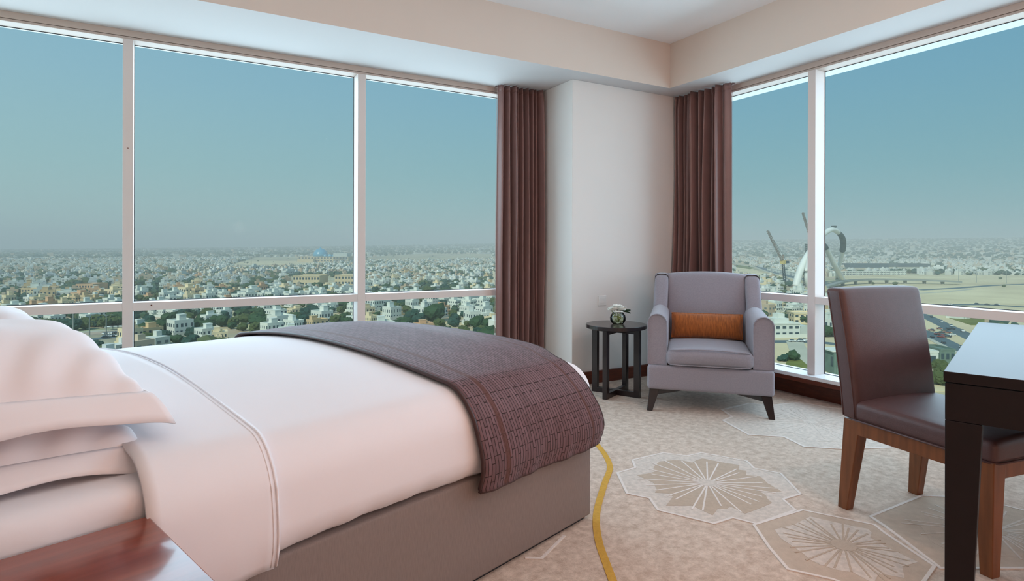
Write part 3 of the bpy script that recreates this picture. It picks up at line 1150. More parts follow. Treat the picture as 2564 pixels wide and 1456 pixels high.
fl = thing('flower_arrangement', 'white blossoms with dark green leaves in the glass bowl', 'flowers', (vx.x, vx.y, TH + 0.03), 0)
rr = random.Random(4)
rgt = _R0
spots = [(-0.030, 0.0, 0.086, 0.046), (0.016, -0.006, 0.088, 0.048), (-0.006, 0.012, 0.102, 0.042), (-0.050, 0.004, 0.076, 0.034), (0.000, -0.036, 0.062, 0.036), (0.030, 0.006, 0.074, 0.036)]
for bi, (dx, dy, dz, R_) in enumerate(spots):
    c = Vector((_R0.x * dx + _F.x * dy, _R0.y * dx + _F.y * dy, dz))
    blossom = MB().lathe([(0, -0.008), (R_ * 0.22, -0.004), (R_ * 0.28, 0.006), (0, 0.012)], 10, c).build('blossom', 'flower', fl, smooth=True)
    for ring, (np_, tilt, ln) in enumerate(((8, 0.40, 1.0), (7, 0.80, 0.80), (5, 1.15, 0.55))):
        for k in range(np_):
            a = 2 * PI * k / np_ + ring * 0.4 + rr.uniform(-0.15, 0.15)
            L = R_ * ln * rr.uniform(0.9, 1.1)
            tt = tilt + rr.uniform(-0.15, 0.15)

            def pet(u, v, a=a, L=L, tt=tt, c=c):
                w = (v - 0.5) * 2
                wid = L * 0.60 * math.sin(PI * min(1, 0.12 + 0.80 * u)) ** 0.7
                x = L * u * math.cos(tt * (1 - 0.5 * u))
                z = L * u * math.sin(tt * (1 - 0.5 * u)) + 0.10 * L * w * w
                y = wid * w
                return (c.x + x * math.cos(a) - y * math.sin(a), c.y + x * math.sin(a) + y * math.cos(a), c.z + z)
            MB().grid(pet, 5, 4).build('petal', 'flower', blossom, smooth=True, solid=0.0012)
    base = Vector((c.x * 0.25, c.y * 0.25, -0.012))
    MB().tube([base, base.lerp(c, 0.5) + Vector((0.004, 0, 0)), c], 0.0022, 6).build('stem', 'stem', fl, smooth=True)
for k in range(9):                                   # leaves, most of them to the right, some inside the bowl
    if k < 4:
        a0 = [0.15, -0.35, 0.55, 2.9][k]
        L = [0.085, 0.080, 0.060, 0.05][k]
        o = Vector((_R0.x * 0.018, _R0.y * 0.018, 0.058 + 0.008 * k))
        up = [0.42, 0.10, 0.5, 0.2][k]
    else:
        a0 = k * 1.3
        L = 0.042
        o = Vector((0, 0, 0.004 + 0.003 * k))
        up = 0.25
    az = math.atan2(_R0.y, _R0.x) + a0

    def lf(u, v, az=az, L=L, o=o, up=up):
        w = (v - 0.5) * 2
        wid = L * 0.24 * math.sin(PI * min(1, u ** 0.8)) ** 0.9
        x, y = L * u, wid * w
        z = up * L * u - 0.25 * L * u * u + 0.12 * L * w * w
        return (o.x + x * math.cos(az) - y * math.sin(az), o.y + x * math.sin(az) + y * math.cos(az), o.z + z)
    MB().grid(lf, 8, 4).build('leaf', 'leaf' if k < 4 else 'stem', fl, smooth=True, solid=0.0012)

# ================================================================== DESK
DH = 0.75
dc = P(2362, 930, DH)
DL, DW = 1.72, 0.78
desk = thing('desk', 'dark wood desk with glossy top at the right edge', 'desk', (dc.x, dc.y, 0), BA + math.radians(1.2))
MB().box((0, -DW, DH - 0.034), (DL, 0, DH)).build('desk_top', 'desk_top', desk, bevel=0.002)
desk.children[0].data.materials.append(MT['desk_wood'])
for pl in desk.children[0].data.polygons:
    if pl.normal.z < 0.5:
        pl.material_index = 1
AZ = 0.592
for nm, lo, hi in (('apron', (0.004, -DW + 0.004, AZ), (0.034, -0.004, DH - 0.037)), ('apron', (DL - 0.034, -DW + 0.004, AZ), (DL - 0.004, -0.004, DH - 0.037)),
                   ('apron', (0.034, -0.034, AZ), (DL - 0.034, -0.004, DH - 0.037)), ('apron', (0.034, -DW + 0.004, AZ), (DL - 0.034, -DW + 0.034, DH - 0.037))):
    MB().box(lo, hi).build(nm, 'desk_wood', desk, bevel=0.002)
for x, sx in ((0.004, 1), (DL - 0.004, -1)):
    for y, sy in ((-0.004, -1), (-DW + 0.004, 1)):
        MB().taper((x + sx * 0.036, y + sy * 0.036, 0), (0.072, 0.072), (x + sx * 0.048, y + sy * 0.048, AZ - 0.001), (0.096, 0.096)).build('leg', 'desk_wood', desk, bevel=0.002)

# ================================================================== DESK CHAIR
k1, k2 = P(2117, 1272), P(2478, 1442)               # near rear foot, near front foot
fd = (k2 - k1)
CA_ = math.atan2(fd.y, fd.x) + PI / 2                 # local -y points to the chair's front
dch = thing('desk_chair', 'brown leather dining chair with wooden legs at the desk', 'chair', (k1.x, k1.y, 0), CA_)
CD = fd.length
SW = 0.445                                           # leg to leg
# local frame: near rear foot at 0,0 ; front towards -y ; far side towards +x
for x in (0.0, SW):
    inx = 0.012 if x == 0 else -0.012
    MB().taper((x, 0.0, 0.0), (0.040, 0.045), (x + inx, -0.045, 0.405), (0.062, 0.078)).build('leg', 'leg_wood', dch, bevel=0.003)
    MB().taper((x, -CD, 0.0), (0.042, 0.042), (x + inx * 0.5, -CD + 0.004, 0.405), (0.066, 0.066)).build('leg', 'leg_wood', dch, bevel=0.003)
for nm, lo, hi in (('side_rail', (-0.020, -CD + 0.03, 0.345), (0.012, -0.07, 0.405)), ('side_rail', (SW - 0.012, -CD + 0.03, 0.345), (SW + 0.020, -0.07, 0.405)),
                   ('front_rail', (0.03, -CD - 0.026, 0.345), (SW - 0.03, -CD + 0.004, 0.405)), ('rear_rail', (0.03, -0.06, 0.345), (SW - 0.03, -0.025, 0.405))):
    MB().box(lo, hi).build(nm, 'leg_wood', dch, bevel=0.003)


def seatf(x, y, z):
    q = (z - 0.408) / 0.085
    return (x, y, z + 0.012 * max(0, q) * math.sin(PI * min(1, max(0, (x + 0.03) / (SW + 0.06)))) - 0.02 * max(0, (-y) / CD - 0.2) * 0.6)


cs = MB().rbox((-0.030, -CD - 0.034, 0.408), (SW + 0.030, -0.062, 0.490), 0.024, (14, 14, 3), seatf).build('seat_cushion', 'leather', dch, smooth=True)
MB().tube([(-0.0305, -0.06, 0.411), (-0.0305, -CD - 0.01, 0.405), (-0.01, -CD - 0.0345, 0.404), (SW + 0.01, -CD - 0.0345, 0.404), (SW + 0.0305, -CD - 0.01, 0.405), (SW + 0.0305, -0.06, 0.411)], 0.004, 6).build('piping', 'leather', cs, smooth=True)


def backf(x, y, z):
    q = max(0, (z - 0.41) / 0.57)
    return (x + 0.008 * (1 - q) * (0), y + 0.085 * q ** 1.25 - 0.015 * math.sin(PI * q) * (1 - ((x - SW / 2) / 0.26) ** 2) + 0.0, z - 0.004 * ((x - SW / 2) / 0.25) ** 2 * q)


bk = MB().rbox((-0.030, -0.085, 0.408), (SW + 0.030, 0.004, 0.976), 0.022, (14, 3, 20), backf).build('backrest', 'leather', dch, smooth=True)
for yy in (-0.080, -0.001):
    for xx, dx in ((-0.030, -1),):
        MB().tube([backf(xx + 0.0006, yy + (0.012 if yy < -0.04 else -0.012), z) for z in np.linspace(0.42, 0.955, 20)], 0.003, 6).build('seam', 'leather', bk, smooth=True)


# ================================================================== LAMPS (behind and above the camera, out of the picture)
MT['lamp_disc'] = emissive('downlight_diffuser', (1.0, 0.86, 0.72), 6.0)


def downlight(x, y, watts, col, label, size=0.16):
    r = thing('ceiling_downlight', label, 'downlight', (x, y, ZC - 0.012), 0, 'recessed ceiling downlights')
    MB().lathe([(0.070, 0.012), (0.070, 0.0), (0.092, 0.0), (0.092, 0.012)], 28, cap=False).build('ring', 'metal', r, smooth=True)
    MB().lathe([(0.0, 0.008), (0.070, 0.008)], 28, cap=False).build('diffuser', 'lamp_disc', r)
    ld = bpy.data.lights.new('downlight_lamp', 'AREA')
    ld.shape = 'DISK'
    ld.size = size
    ld.energy = watts
    ld.color = col
    lo = bpy.data.objects.new('lamp', ld)
    COL.objects.link(lo)
    lo.parent = r
    lo.location = (0, 0, -0.004)
    return r


def floor_lamp(x, y, watts, col, label):
    r = thing('floor_lamp', label, 'lamp', (x, y, 0), 0, 'standing lamps behind the camera')
    MB().lathe([(0.0, 0.0), (0.15, 0.0), (0.15, 0.015), (0.02, 0.03), (0.0, 0.03)], 32).build('base', 'metal', r, smooth=True)
    MB().tube([(0, 0, 0.03), (0, 0, 1.45)], 0.012, 12).build('pole', 'metal', r, smooth=True)
    m = bpy.data.materials.get('lamp_shade') or glass_pane_material('lamp_shade', (0.92, 0.86, 0.78), 1.1)
    MB().lathe([(0.22, 1.30), (0.17, 1.62)], 40, cap=False).build('shade', m, r, smooth=True)
    ld = bpy.data.lights.new('bulb_light', 'POINT')
    ld.shadow_soft_size = 0.12
    ld.energy = watts
    ld.color = col
    lo = bpy.data.objects.new('bulb', ld)
    COL.objects.link(lo)
    lo.parent = r
    lo.location = (0, 0, 1.46)
    return r


WARM = (1.0, 0.66, 0.62)
NEUT = (1.0, 0.93, 0.88)
floor_lamp(0.95, -1.75, 29, WARM, 'standing lamp with pale shade behind the camera to the left')
floor_lamp(2.9, -1.95, 29, WARM, 'standing lamp with pale shade behind the desk')
for i, (x, y) in enumerate(((0.55, 0.9), (0.75, 2.3), (2.2, -0.6), (2.3, 0.9))):
    downlight(x, y, (1.2, 1.0, 9, 9)[i], (1.0, 0.68, 0.56), ('recessed downlight above the nightstand', 'recessed downlight above the bed', 'recessed downlight at the back of the room', 'recessed downlight above the desk chair')[i])
#EXTERIOR
# ================================================================== THE CITY BELOW
MT['house'] = attr_material('villa_render')
MT['foliage'] = attr_material('city_foliage', 0.9)
MT['asphalt'] = material('asphalt', (96, 112, 118), 0.9, 0.2, 0.15, 0.05)
MT['pale_road'] = material('pale_concrete_road', (190, 188, 172), 0.9, 0.2, 0.12, 0.05)
MT['concrete'] = material('bridge_concrete', (150, 156, 152), 0.85, 0.2, 0.15, 0.1)
MT['sand'] = material('sand', (222, 208, 172), 0.95, 0.1, 0.0, 0.012, dark=(196, 180, 146), detail=6)
MT['lawn'] = material('lawn', (122, 128, 70), 0.95, 0.1, 0.3, 0.1)
MT['arch_white'] = material('arch_white_steel', (226, 230, 226), 0.5, 0.4, 0.05, 0.1)
MT['scaffold'] = material('scaffold_grey', (92, 104, 106), 0.8, 0.2, 0.4, 0.2)
MT['crane_yellow'] = material('crane_yellow', (206, 186, 120), 0.6, 0.3, 0.1, 0.2)
MT['crane_dark'] = material('crane_steel', (64, 84, 96), 0.6, 0.3, 0.1, 0.2)
MT['crane_rust'] = material('crane_jib', (142, 124, 112), 0.6, 0.3, 0.1, 0.2)
MT['dome'] = material('blue_dome', (92, 160, 190), 0.3, 0.6, 0.05, 0.05)
MT['stone'] = material('tan_stone', (206, 190, 158), 0.9, 0.15, 0.12, 0.08)
MT['white_render'] = material('white_villa_render', (216, 220, 212), 0.85, 0.2, 0.06, 0.15)
MT['cream_render'] = material('cream_villa_render', (226, 210, 176), 0.85, 0.2, 0.08, 0.15)
MT['beige_render'] = material('beige_villa_render', (208, 184, 146), 0.85, 0.2, 0.10, 0.15)
MT['pink_render'] = material('terracotta_villa_render', (206, 170, 136), 0.85, 0.2, 0.08, 0.15)
MT['grey_render'] = material('grey_villa_render', (196, 204, 200), 0.85, 0.2, 0.08, 0.15)
MT['glass_dark'] = material('villa_window', (58, 78, 88), 0.25, 0.6)
MT['trunk'] = material('tree_trunk', (92, 76, 60), 0.9, 0.1, 0.2, 2)
MT['leaf_a'] = material('tree_dark_green', (62, 86, 60), 0.95, 0.1, 0.35, 0.6)
MT['leaf_b'] = material('tree_olive', (86, 98, 62), 0.95, 0.1, 0.35, 0.6)
MT['leaf_c'] = material('tree_blue_green', (56, 84, 74), 0.95, 0.1, 0.35, 0.6)
MT['green_cladding'] = material('green_grey_cladding', (112, 134, 124), 0.7, 0.3, 0.25, 0.3)
MT['car_white'] = material('car_white', (232, 234, 232), 0.3, 0.5)
MT['car_dark'] = material('car_dark', (62, 66, 72), 0.3, 0.5)
MT['car_red'] = material('car_red', (150, 70, 60), 0.3, 0.5)


def rise(x, y):
    """the plain climbs gently towards the horizon, more to the right"""
    d = np.hypot(x, y)
    az = np.degrees(np.arctan2(x, y))
    amp = np.interp(az, [-15, 5, 28, 55, 75], [6.0, 40.0, 105.0, 165.0, 175.0])
    t = np.clip((d - 2600.0) / 6400.0, 0, 1)
    return amp * t * t * (3 - 2 * t)


# ground as a fan of rings so that the rise is smooth
azs = np.radians(np.linspace(-40, 100, 71))
ds = np.concatenate([[60, 120, 250, 500, 1000, 1800], np.linspace(2600, 9000, 26), [9600, 10500, 12000]])
gv, gf = [], []
for d in ds:
    for a in azs:
        x, y = d * math.sin(a), d * math.cos(a)
        z = GZ + float(rise(x, y))
        if d > 9000:
            z -= (d - 9000) * 0.03
        gv.append((x, y, z))
na = len(azs)
for i in range(len(ds) - 1):
    for j in range(na - 1):
        gf.append((i * na + j, i * na + j + 1, (i + 1) * na + j + 1, (i + 1) * na + j))
m = bpy.data.materials.new('desert_city_ground')
m.use_nodes = True
nt = m.node_tree
b = nt.nodes['Principled BSDF']
b.inputs['Roughness'].default_value = 0.95
b.inputs['Specular IOR Level'].default_value = 0.1
tc = nt.nodes.new('ShaderNodeTexCoord')
n1 = nt.nodes.new('ShaderNodeTexNoise'); n1.inputs['Scale'].default_value = 0.006; n1.inputs['Detail'].default_value = 8; n1.inputs['Roughness'].default_value = 0.7
n2 = nt.nodes.new('ShaderNodeTexVoronoi'); n2.inputs['Scale'].default_value = 0.05
cr = nt.nodes.new('ShaderNodeValToRGB')
cr.color_ramp.elements[0].position = 0.36; cr.color_ramp.elements[0].color = rgb(150, 146, 124)
cr.color_ramp.elements[1].position = 0.66; cr.color_ramp.elements[1].color = rgb(216, 202, 166)
e = cr.color_ramp.elements.new(0.5); e.color = rgb(196, 184, 152)
nt.links.new(tc.outputs['Object'], n1.inputs['Vector'])
nt.links.new(tc.outputs['Object'], n2.inputs['Vector'])
nt.links.new(n1.outputs['Fac'], cr.inputs[0])
mx = nt.nodes.new('ShaderNodeMix'); mx.data_type = 'RGBA'; mx.blend_type = 'MULTIPLY'; mx.inputs[0].default_value = 0.18
nt.links.new(cr.outputs[0], mx.inputs[6]); nt.links.new(n2.outputs['Color'], mx.inputs[7])
nt.links.new(mx.outputs[2], b.inputs['Base Color'])
MT['ground'] = m
gm = MB(); gm.v, gm.f = gv, gf
ground = struct(gm.build('ground', 'ground', smooth=True), 'sandy city ground far below the windows')


def gpts(pl):
    return [(G(*p).x, G(*p).y) for p in pl]


def in_poly(x, y, poly):
    c = False
    n = len(poly)
    j = n - 1
    for i in range(n):
        xi, yi = poly[i]; xj, yj = poly[j]
        if (yi > y) != (yj > y) and x < (xj - xi) * (y - yi) / (yj - yi) + xi:
            c = not c
        j = i
    return c


# open sand, lots, lawns and other empty land (surveyed outlines on the ground)
SAND = [gpts([(560, 668), (640, 646), (900, 643), (893, 656), (760, 668), (620, 676)]),
        gpts([(912, 656), (915, 646), (1060, 641), (1236, 642), (1236, 650), (1080, 655)]),
        gpts([(2085, 742), (2110, 692), (2250, 688), (2420, 690), (2800, 692), (2900, 760), (2900, 950), (2540, 830), (2330, 780), (2180, 770)]),
        gpts([(1838, 690), (1838, 672), (1880, 672), (1925, 690), (1900, 700)]),
        gpts([(1940, 842), (2030, 842), (2110, 850), (2130, 905), (2010, 960), (1940, 920)]),
        gpts([(2068, 858), (2120, 840), (2330, 840), (2440, 890), (2420, 980), (2120, 985), (2060, 940)]),
        gpts([(2110, 745), (2330, 778), (2560, 850), (2480, 900), (2330, 870), (2110, 800)])]
for i, pl in enumerate(SAND):
    so_ = MB().prism(pl, GZ - 1.0, GZ + 0.12 + 0.02 * i).build('sand_lot', 'sand', ground)
    so_['kind'] = 'structure'
NOHOUSE = list(SAND)
NOHOUSE.append(gpts([(190, 862), (190, 824), (338, 820), (338, 862)]))          # parking by the left window
NOHOUSE.append(gpts([(1960, 720), (1990, 700), (2130, 690), (2140, 735), (1960, 735)]))  # arch site
NOHOUSE.append(gpts([(1836, 682), (1836, 656), (1900, 668), (2010, 692), (2070, 700), (2070, 720), (1990, 712), (1900, 690)]))
NOHOUSE.append(gpts([(715, 724), (720, 695), (905, 695), (905, 722)]))          # big tan buildings
NOHOUSE.append(gpts([(725, 662), (745, 648), (905, 648), (905, 660)]))
NOHOUSE.append(gpts([(1935, 850), (1935, 815), (2040, 815), (2060, 850)]))      # white villa
NOHOUSE.append(gpts([(2095, 702), (2100, 686), (2290, 684), (2290, 698)]))      # terrace row
NOHOUSE.append(gpts([(2110, 682), (2110, 664), (2350, 664), (2350, 680)]))


NOHOUSE.append(gpts([(1880, 1040), (1880, 846), (2080, 846), (2160, 1040)]))


def road(pxs, w, mat, z=0.3, label='', name='road', rail=False):
    pts = [G(*p) for p in pxs]
    sm = []
    for i in range(len(pts) - 1):
        a = pts[max(i - 1, 0)]; b1 = pts[i]; c1 = pts[i + 1]; d1 = pts[min(i + 2, len(pts) - 1)]
        for k in range(8):
            t = k / 8
            sm.append(0.5 * ((2 * b1) + (c1 - a) * t + (2 * a - 5 * b1 + 4 * c1 - d1) * t * t + (3 * b1 - a - 3 * c1 + d1) * t ** 3))
    sm.append(pts[-1])
    o = strip(MB(), [(p.x, p.y) for p in sm], w, GZ + z - 0.4, GZ + z).build(name, mat, ground)
    o['kind'] = 'structure'
    return sm


ROADS = []
ROADS.append((road([(2250, 770), (2312, 791), (2370, 818), (2430, 846), (2520, 890)], 11, 'asphalt', 0.32), 11))
ROADS.append((road([(2200, 800), (2312, 832), (2350, 850), (2405, 878), (2470, 915)], 11, 'asphalt', 0.32), 11))
road([(2200, 815), (2312, 846), (2350, 862), (2395, 885)], 3, 'pale_road', 0.45)
ROADS.append((road([(1830, 652), (1870, 657), (1910, 672), (1960, 688), (2010, 700), (2080, 712)], 22, 'asphalt', 0.34), 22))
ROADS.append((road([(1830, 662), (1880, 668), (1930, 684), (1990, 699), (2070, 706)], 9, 'pale_road', 0.36), 9))
ROADS.append((road([(2300, 727), (2400, 722), (2500, 715), (2620, 711)], 14, 'asphalt', 0.34), 14))
road([(2280, 736), (2350, 733), (2440, 724)], 8, 'pale_road', 0.4)
ROADS.append((road([(2330, 766), (2450, 764), (2600, 772)], 12, 'asphalt', 0.4), 12))
ROADS.append((road([(1900, 858), (1960, 857), (2040, 858), (2110, 866)], 9, 'asphalt', 0.4), 9))
road([(1990, 858), (2010, 900), (2050, 960)], 10, 'pale_road', 0.42)
ROADS.append((road([(120, 840), (220, 832), (345, 824), (600, 808), (900, 789), (1240, 775)], 8, 'pale_road', 0.3), 8))
ROADS.append((road([(150, 862), (240, 850), (345, 838)], 9, 'asphalt', 0.3), 9))
ROADS.append((road([(600, 664), (760, 668), (900, 654), (1000, 648)], 18, 'asphalt', 0.35), 18))
ROADS.append((road([(0, 735), (300, 722), (700, 706), (1240, 690)], 9, 'pale_road', 0.3), 9))
ROADS.append((road([(0, 690), (400, 680), (800, 668)], 12, 'pale_road', 0.3), 12))
lw = MB().prism(gpts([(1960, 935), (1972, 903), (2000, 899), (2022, 918), (2030, 938)]), GZ - 1, GZ + 0.6).build('lawn', 'lawn', ground)
lw['kind'] = 'structure'
lw = MB().prism(gpts([(2370, 796), (2400, 792), (2500, 800), (2480, 815), (2432, 816)]), GZ - 1, GZ + 0.5).build('lawn', 'lawn', ground)
lw['kind'] = 'structure'
lw = MB().prism(gpts([(1836, 668), (1850, 664), (1890, 671), (1878, 675)]), GZ - 1, GZ + 0.5).build('lawn', 'lawn', ground)
lw['kind'] = 'structure'


def near_road(x, y, extra):
    for sm, w in ROADS:
        for p in sm[::3]:
            if (p.x - x) ** 2 + (p.y - y) ** 2 < (w / 2 + extra) ** 2:
                return True
    return False


# ---- villas and trees on a loose street grid -----------------------
def visible(x, y, z=None):
    """can any window see this spot of the city? (picture columns of the glass, above the furniture)"""
    d = x * _F.x + y * _F.y
    if d < 100:
        return False
    u = (x * _R0.x + y * _R0.y) / d
    px = CXP + FPX * u
    py = CYP + FPX * (EYE.z - GZ) / d
    if -20 < px < 1240:
        lim = np.interp(px, [-20, 60, 250, 340, 600, 820, 1240], [785, 790, 858, 850, 828, 806, 862])
        return py < lim + 34
    if 1835 < px < 2590:
        lim = np.interp(px, [1835, 1905, 1910, 1940, 1942, 2115, 2120, 2310, 2315, 2360, 2440, 2590], [690, 690, 780, 780, 925, 975, 722, 722, 985, 975, 806, 806])
        return py < lim + 6
    return False


houses, trees = [], []
PAL_W = [(0.64, 0.67, 0.63), (0.60, 0.62, 0.56), (0.70, 0.71, 0.67)]
PAL_C = [(0.60, 0.56, 0.45), (0.56, 0.50, 0.39), (0.62, 0.58, 0.49)]
PAL_T = [(0.52, 0.42, 0.31), (0.48, 0.38, 0.27), (0.55, 0.46, 0.35)]
PAL_G = [(0.55, 0.58, 0.57), (0.46, 0.50, 0.50)]


def zone_color(x, y):
    az = math.degrees(math.atan2(x, y)); d = math.hypot(x, y)
    q = math.sin(x * 0.004 + 1) * math.cos(y * 0.005) + 0.5 * math.sin(x * 0.011 + y * 0.007)
    r = random.random() + 0.28 * q
    if az < 8:
        r += -0.55 if 480 < d < 640 else (0.26 if 640 < d < 1600 else 0)
    elif az < 32:
        r += 0.30 if d < 560 else (-0.25 if d < 800 else 0.02)
    if az > 45:
        r -= 0.12
    if r < 0.50:
        return random.choice(PAL_W), 0
    if r < 0.76:
        return random.choice(PAL_C), 1
    if r < 0.98:
        return random.choice(PAL_T), 2
    return random.choice(PAL_G), 3


def block_angle(x, y):
    k = (int(x // 420) * 73856093) ^ (int(y // 420) * 19349663)
    return ((k % 1000) / 1000.0 - 0.5) * 0.7 + 0.3


cell = 18.0
GR_C, GR_S = math.cos(0.42), math.sin(0.42)
for ring in range(2):
    c = cell if ring == 0 else 38.0
    d0, d1 = (190, 3300) if ring == 0 else (3300, 9100)
    R_ = int(d1 / c) + 1
    for i in range(-R_, R_ + 1):
        for j in range(-R_, R_ + 1):
            x, y = (i * GR_C - j * GR_S) * c, (i * GR_S + j * GR_C) * c
            x += 9 * math.sin(y * 0.011)
            y += 9 * math.sin(x * 0.013)
            d = math.hypot(x, y)
            hd = math.degrees(math.atan2(x, y))
            if not (d0 <= d < d1) or not (-24 < hd < 82):
                continue
            seen = visible(x, y)
            if d < 300 and not seen:
                continue
            a = block_angle(x, y)
            xr, yr = x, y
            jt = 0.06 if d < 900 else 0.2
            x += random.uniform(-jt, jt) * c
            y += random.uniform(-jt, jt) * c
            py = CYP + FPX * (EYE.z - GZ) / (x * _F.x + y * _F.y)
            if any(in_poly(x, y, pl) for pl in NOHOUSE):
                if random.random() < 0.012 and d > 700:
                    trees.append((x, y, random.uniform(2, 4), random.random(), d))
                continue
            if d < 1600 and near_road(x, y, 5):
                continue
            if ring == 0 and (i % 6 == 0 or j % 9 == 0):            # streets with roadside trees
                if random.random() < 0.55:
                    trees.append((x, y, random.uniform(3.0, 5.5), random.random(), d))
                continue
            az = math.degrees(math.atan2(x, y))
            green = 0.5 + 0.5 * math.sin(x * 0.009 + 2) * math.sin(y * 0.013 + 1)
            pt = 0.38 + 0.30 * green
            if d < 620 and az < 14:
                pt += 0.18 if 470 < d < 620 else 0.06
            if az > 45:
                pt *= 0.7
            if ring == 1:
                pt = 0.44
            if random.random() < pt:
                s = random.uniform(3.2, 6.5) if ring == 0 else random.uniform(6, 12)
                trees.append((x, y, s, random.random(), d))
                if ring == 0 and random.random() < 0.6:
                    trees.append((x + random.uniform(5, 10), y + random.uniform(-8, 8), s * 0.8, random.random(), d))
                continue
            colr, kind = zone_color(x, y)
            w, l = random.uniform(8, 13.5), random.uniform(8, 14)
            h = random.choice([6.5, 7.5, 8.0, 9.0, 11.0])
            if ring == 1:
                w, l, h = random.uniform(11, 30), random.uniform(11, 30), random.uniform(6, 13)
                if random.random() < 0.02:
                    h *= 2.2
            if random.random() < 0.03 and d > 600:
                w *= 1.8; l *= 1.3; h *= 1.3
            houses.append((x, y, w, l, h, a + random.choice([0, PI / 2]), colr, kind, d))
            if ring == 0 and random.random() < 0.35:
                trees.append((x + random.uniform(-12, 12), y - 9 + random.uniform(-4, 2), random.uniform(2.2, 3.8), random.random(), d))

# the largest in view become things of their own
houses.sort(key=lambda t: (not visible(t[0], t[1]), t[8] / (t[4] + t[2]) * 20))
trees.sort(key=lambda t: (not visible(t[0], t[1]), t[4] / t[2]))
NEAR_H, NEAR_T = houses[:290], trees[:290]
FAR_H, FAR_T = houses[290:], trees[290:]


def villa_meshes(variant):
    """body with parapet and wings, roof block, window set for a unit villa 14 x 14 x 8"""
    rr = random.Random(100 + variant)
    body = MB()
    body.box((-7, -7, -1), (7, 7, 7.4))
    for lo, hi in (((-7, -7, 7.4), (7, -6.7, 8.1)), ((-7, 6.7, 7.4), (7, 7, 8.1)), ((-7, -6.7, 7.4), (-6.7, 6.7, 8.1)), ((6.7, -6.7, 7.4), (7, 6.7, 8.1))):
        body.box(lo, hi)
    if variant % 3 == 0:
        body.box((-3.4, -9.0, -1), (2.0, -7, 6.0))
    if variant % 3 == 1:
        body.box((-9.2, -4.5, -1), (-7, 4.0, 4.3)).box((2.5, -8.2, 3.5), (6.5, -7, 3.9)).box((2.5, -8.2, 3.9), (6.5, -8.0, 4.8))
    if variant % 3 == 2:
        body.box((-7, -8.4, 3.6), (7, -7, 3.9))
        for x in (-6.6, -2.2, 2.2, 6.6):
            body.box((x - 0.25, -8.3, -1), (x + 0.25, -7.9, 3.6))
    pent = MB()
    px, py = rr.uniform(-3.5, 2.5), rr.uniform(-2, 3)
    pent.box((px - 2.6, py - 2.6, 7.4), (px + 2.6, py + 2.6, 10.4)).box((px - 2.8, py - 2.8, 10.4), (px + 2.8, py + 2.8, 10.7))
    pent.box((px + 3.4, py - 1, 7.4), (px + 5.0, py + 0.8, 9.0))
    win = MB()
    for z0 in (1.2, 4.6):
        for k in range(4):
            x = -5.4 + k * 3.6 + rr.uniform(-0.4, 0.4)
            w = rr.uniform(0.55, 0.95)
            win.box((x - w, -7.06, z0), (x + w, -6.9, z0 + 1.7))
            win.box((x - w, 6.9, z0), (x + w, 7.06, z0 + 1.7))
            win.box((-7.06, x - w, z0), (-6.9, x + w, z0 + 1.7))
            win.box((6.9, x - w, z0), (7.06, x + w, z0 + 1.7))
    wall = MB()
    for lo, hi in (((-8.3, -8.6, -1), (8.3, -8.3, 2.4)), ((-8.3, 8.3, -1), (8.3, 8.6, 2.4)), ((-8.6, -8.6, -1), (-8.3, 8.6, 2.4)), ((8.3, -8.6, -1), (8.6, 8.6, 2.4))):
        wall.box(lo, hi)
    return body.mesh('villa_body'), pent.mesh('roof_block'), win.mesh('villa_windows'), wall.mesh('garden_wall')


RENDER = [['white_render'], ['cream_render'], ['beige_render', 'pink_render'], ['grey_render']]
COLNAME = {'white_render': 'white', 'cream_render': 'cream', 'beige_render': 'beige', 'pink_render': 'terracotta', 'grey_render': 'pale grey'}
FORM = ['with front bay', 'with side wing', 'with columned porch']
vcache = {}


def villa(x, y, w, l, h, a, matn, variant, label, group):
    key = (variant, matn)
    if key not in vcache:
        ms = villa_meshes(variant)
        for k, me in enumerate(ms):
            me.materials.append(MT['glass_dark'] if k == 2 else MT[matn])
        vcache[key] = ms
    ms = vcache[key]
    r = thing('villa', label, 'house', (x, y, GZ + float(rise(x, y))), a, group)
    r.scale = (w / 14, l / 14, h / 8)
    for k, nm in enumerate(('villa_body', 'roof_block', 'windows', 'garden_wall')):
        o = bpy.data.objects.new(nm, ms[k])
        COL.objects.link(o)
        o.parent = r
        if k == 2:
            o['kind'] = 'stuff'
    return r


def side_of(x, y):
    d = x * _F.x + y * _F.y
    return 'left' if (x * _R0.x + y * _R0.y) / d < 0.2 else 'right'


def place_of(x, y):
    d = x * _F.x + y * _F.y
    px = CXP + FPX * (x * _R0.x + y * _R0.y) / d
    py = CYP + FPX * (EYE.z - GZ) / d
    for lim, nm in ((305, 'leftmost pane'), (610, 'left half of the wide pane'), (885, 'right half of the wide pane'), (1500, 'pane beside the left curtain'), (2030, 'pane behind the armchair'), (9999, 'pane behind the desk chair')):
        if px < lim:
            break
    if px < 1500:
        tr = 785 - px * 0.034
    else:
        tr = 745 + (px - 1900) * 0.08
    return nm, ('below' if py > tr else 'above')


for i, (x, y, w, l, h, a, colr, kind, d) in enumerate(NEAR_H):
    mn = RENDER[kind][i % len(RENDER[kind])]
    var = i % 6
    nm, ab = place_of(x, y)
    lab = '%s villa %s %s the transom, %s' % (COLNAME[mn], FORM[var % 3], ab, nm)
    villa(x, y, w, l, h, a, mn, var, lab, '%s villas %s %s the transom, %s' % (COLNAME[mn], FORM[var % 3], ab, nm))

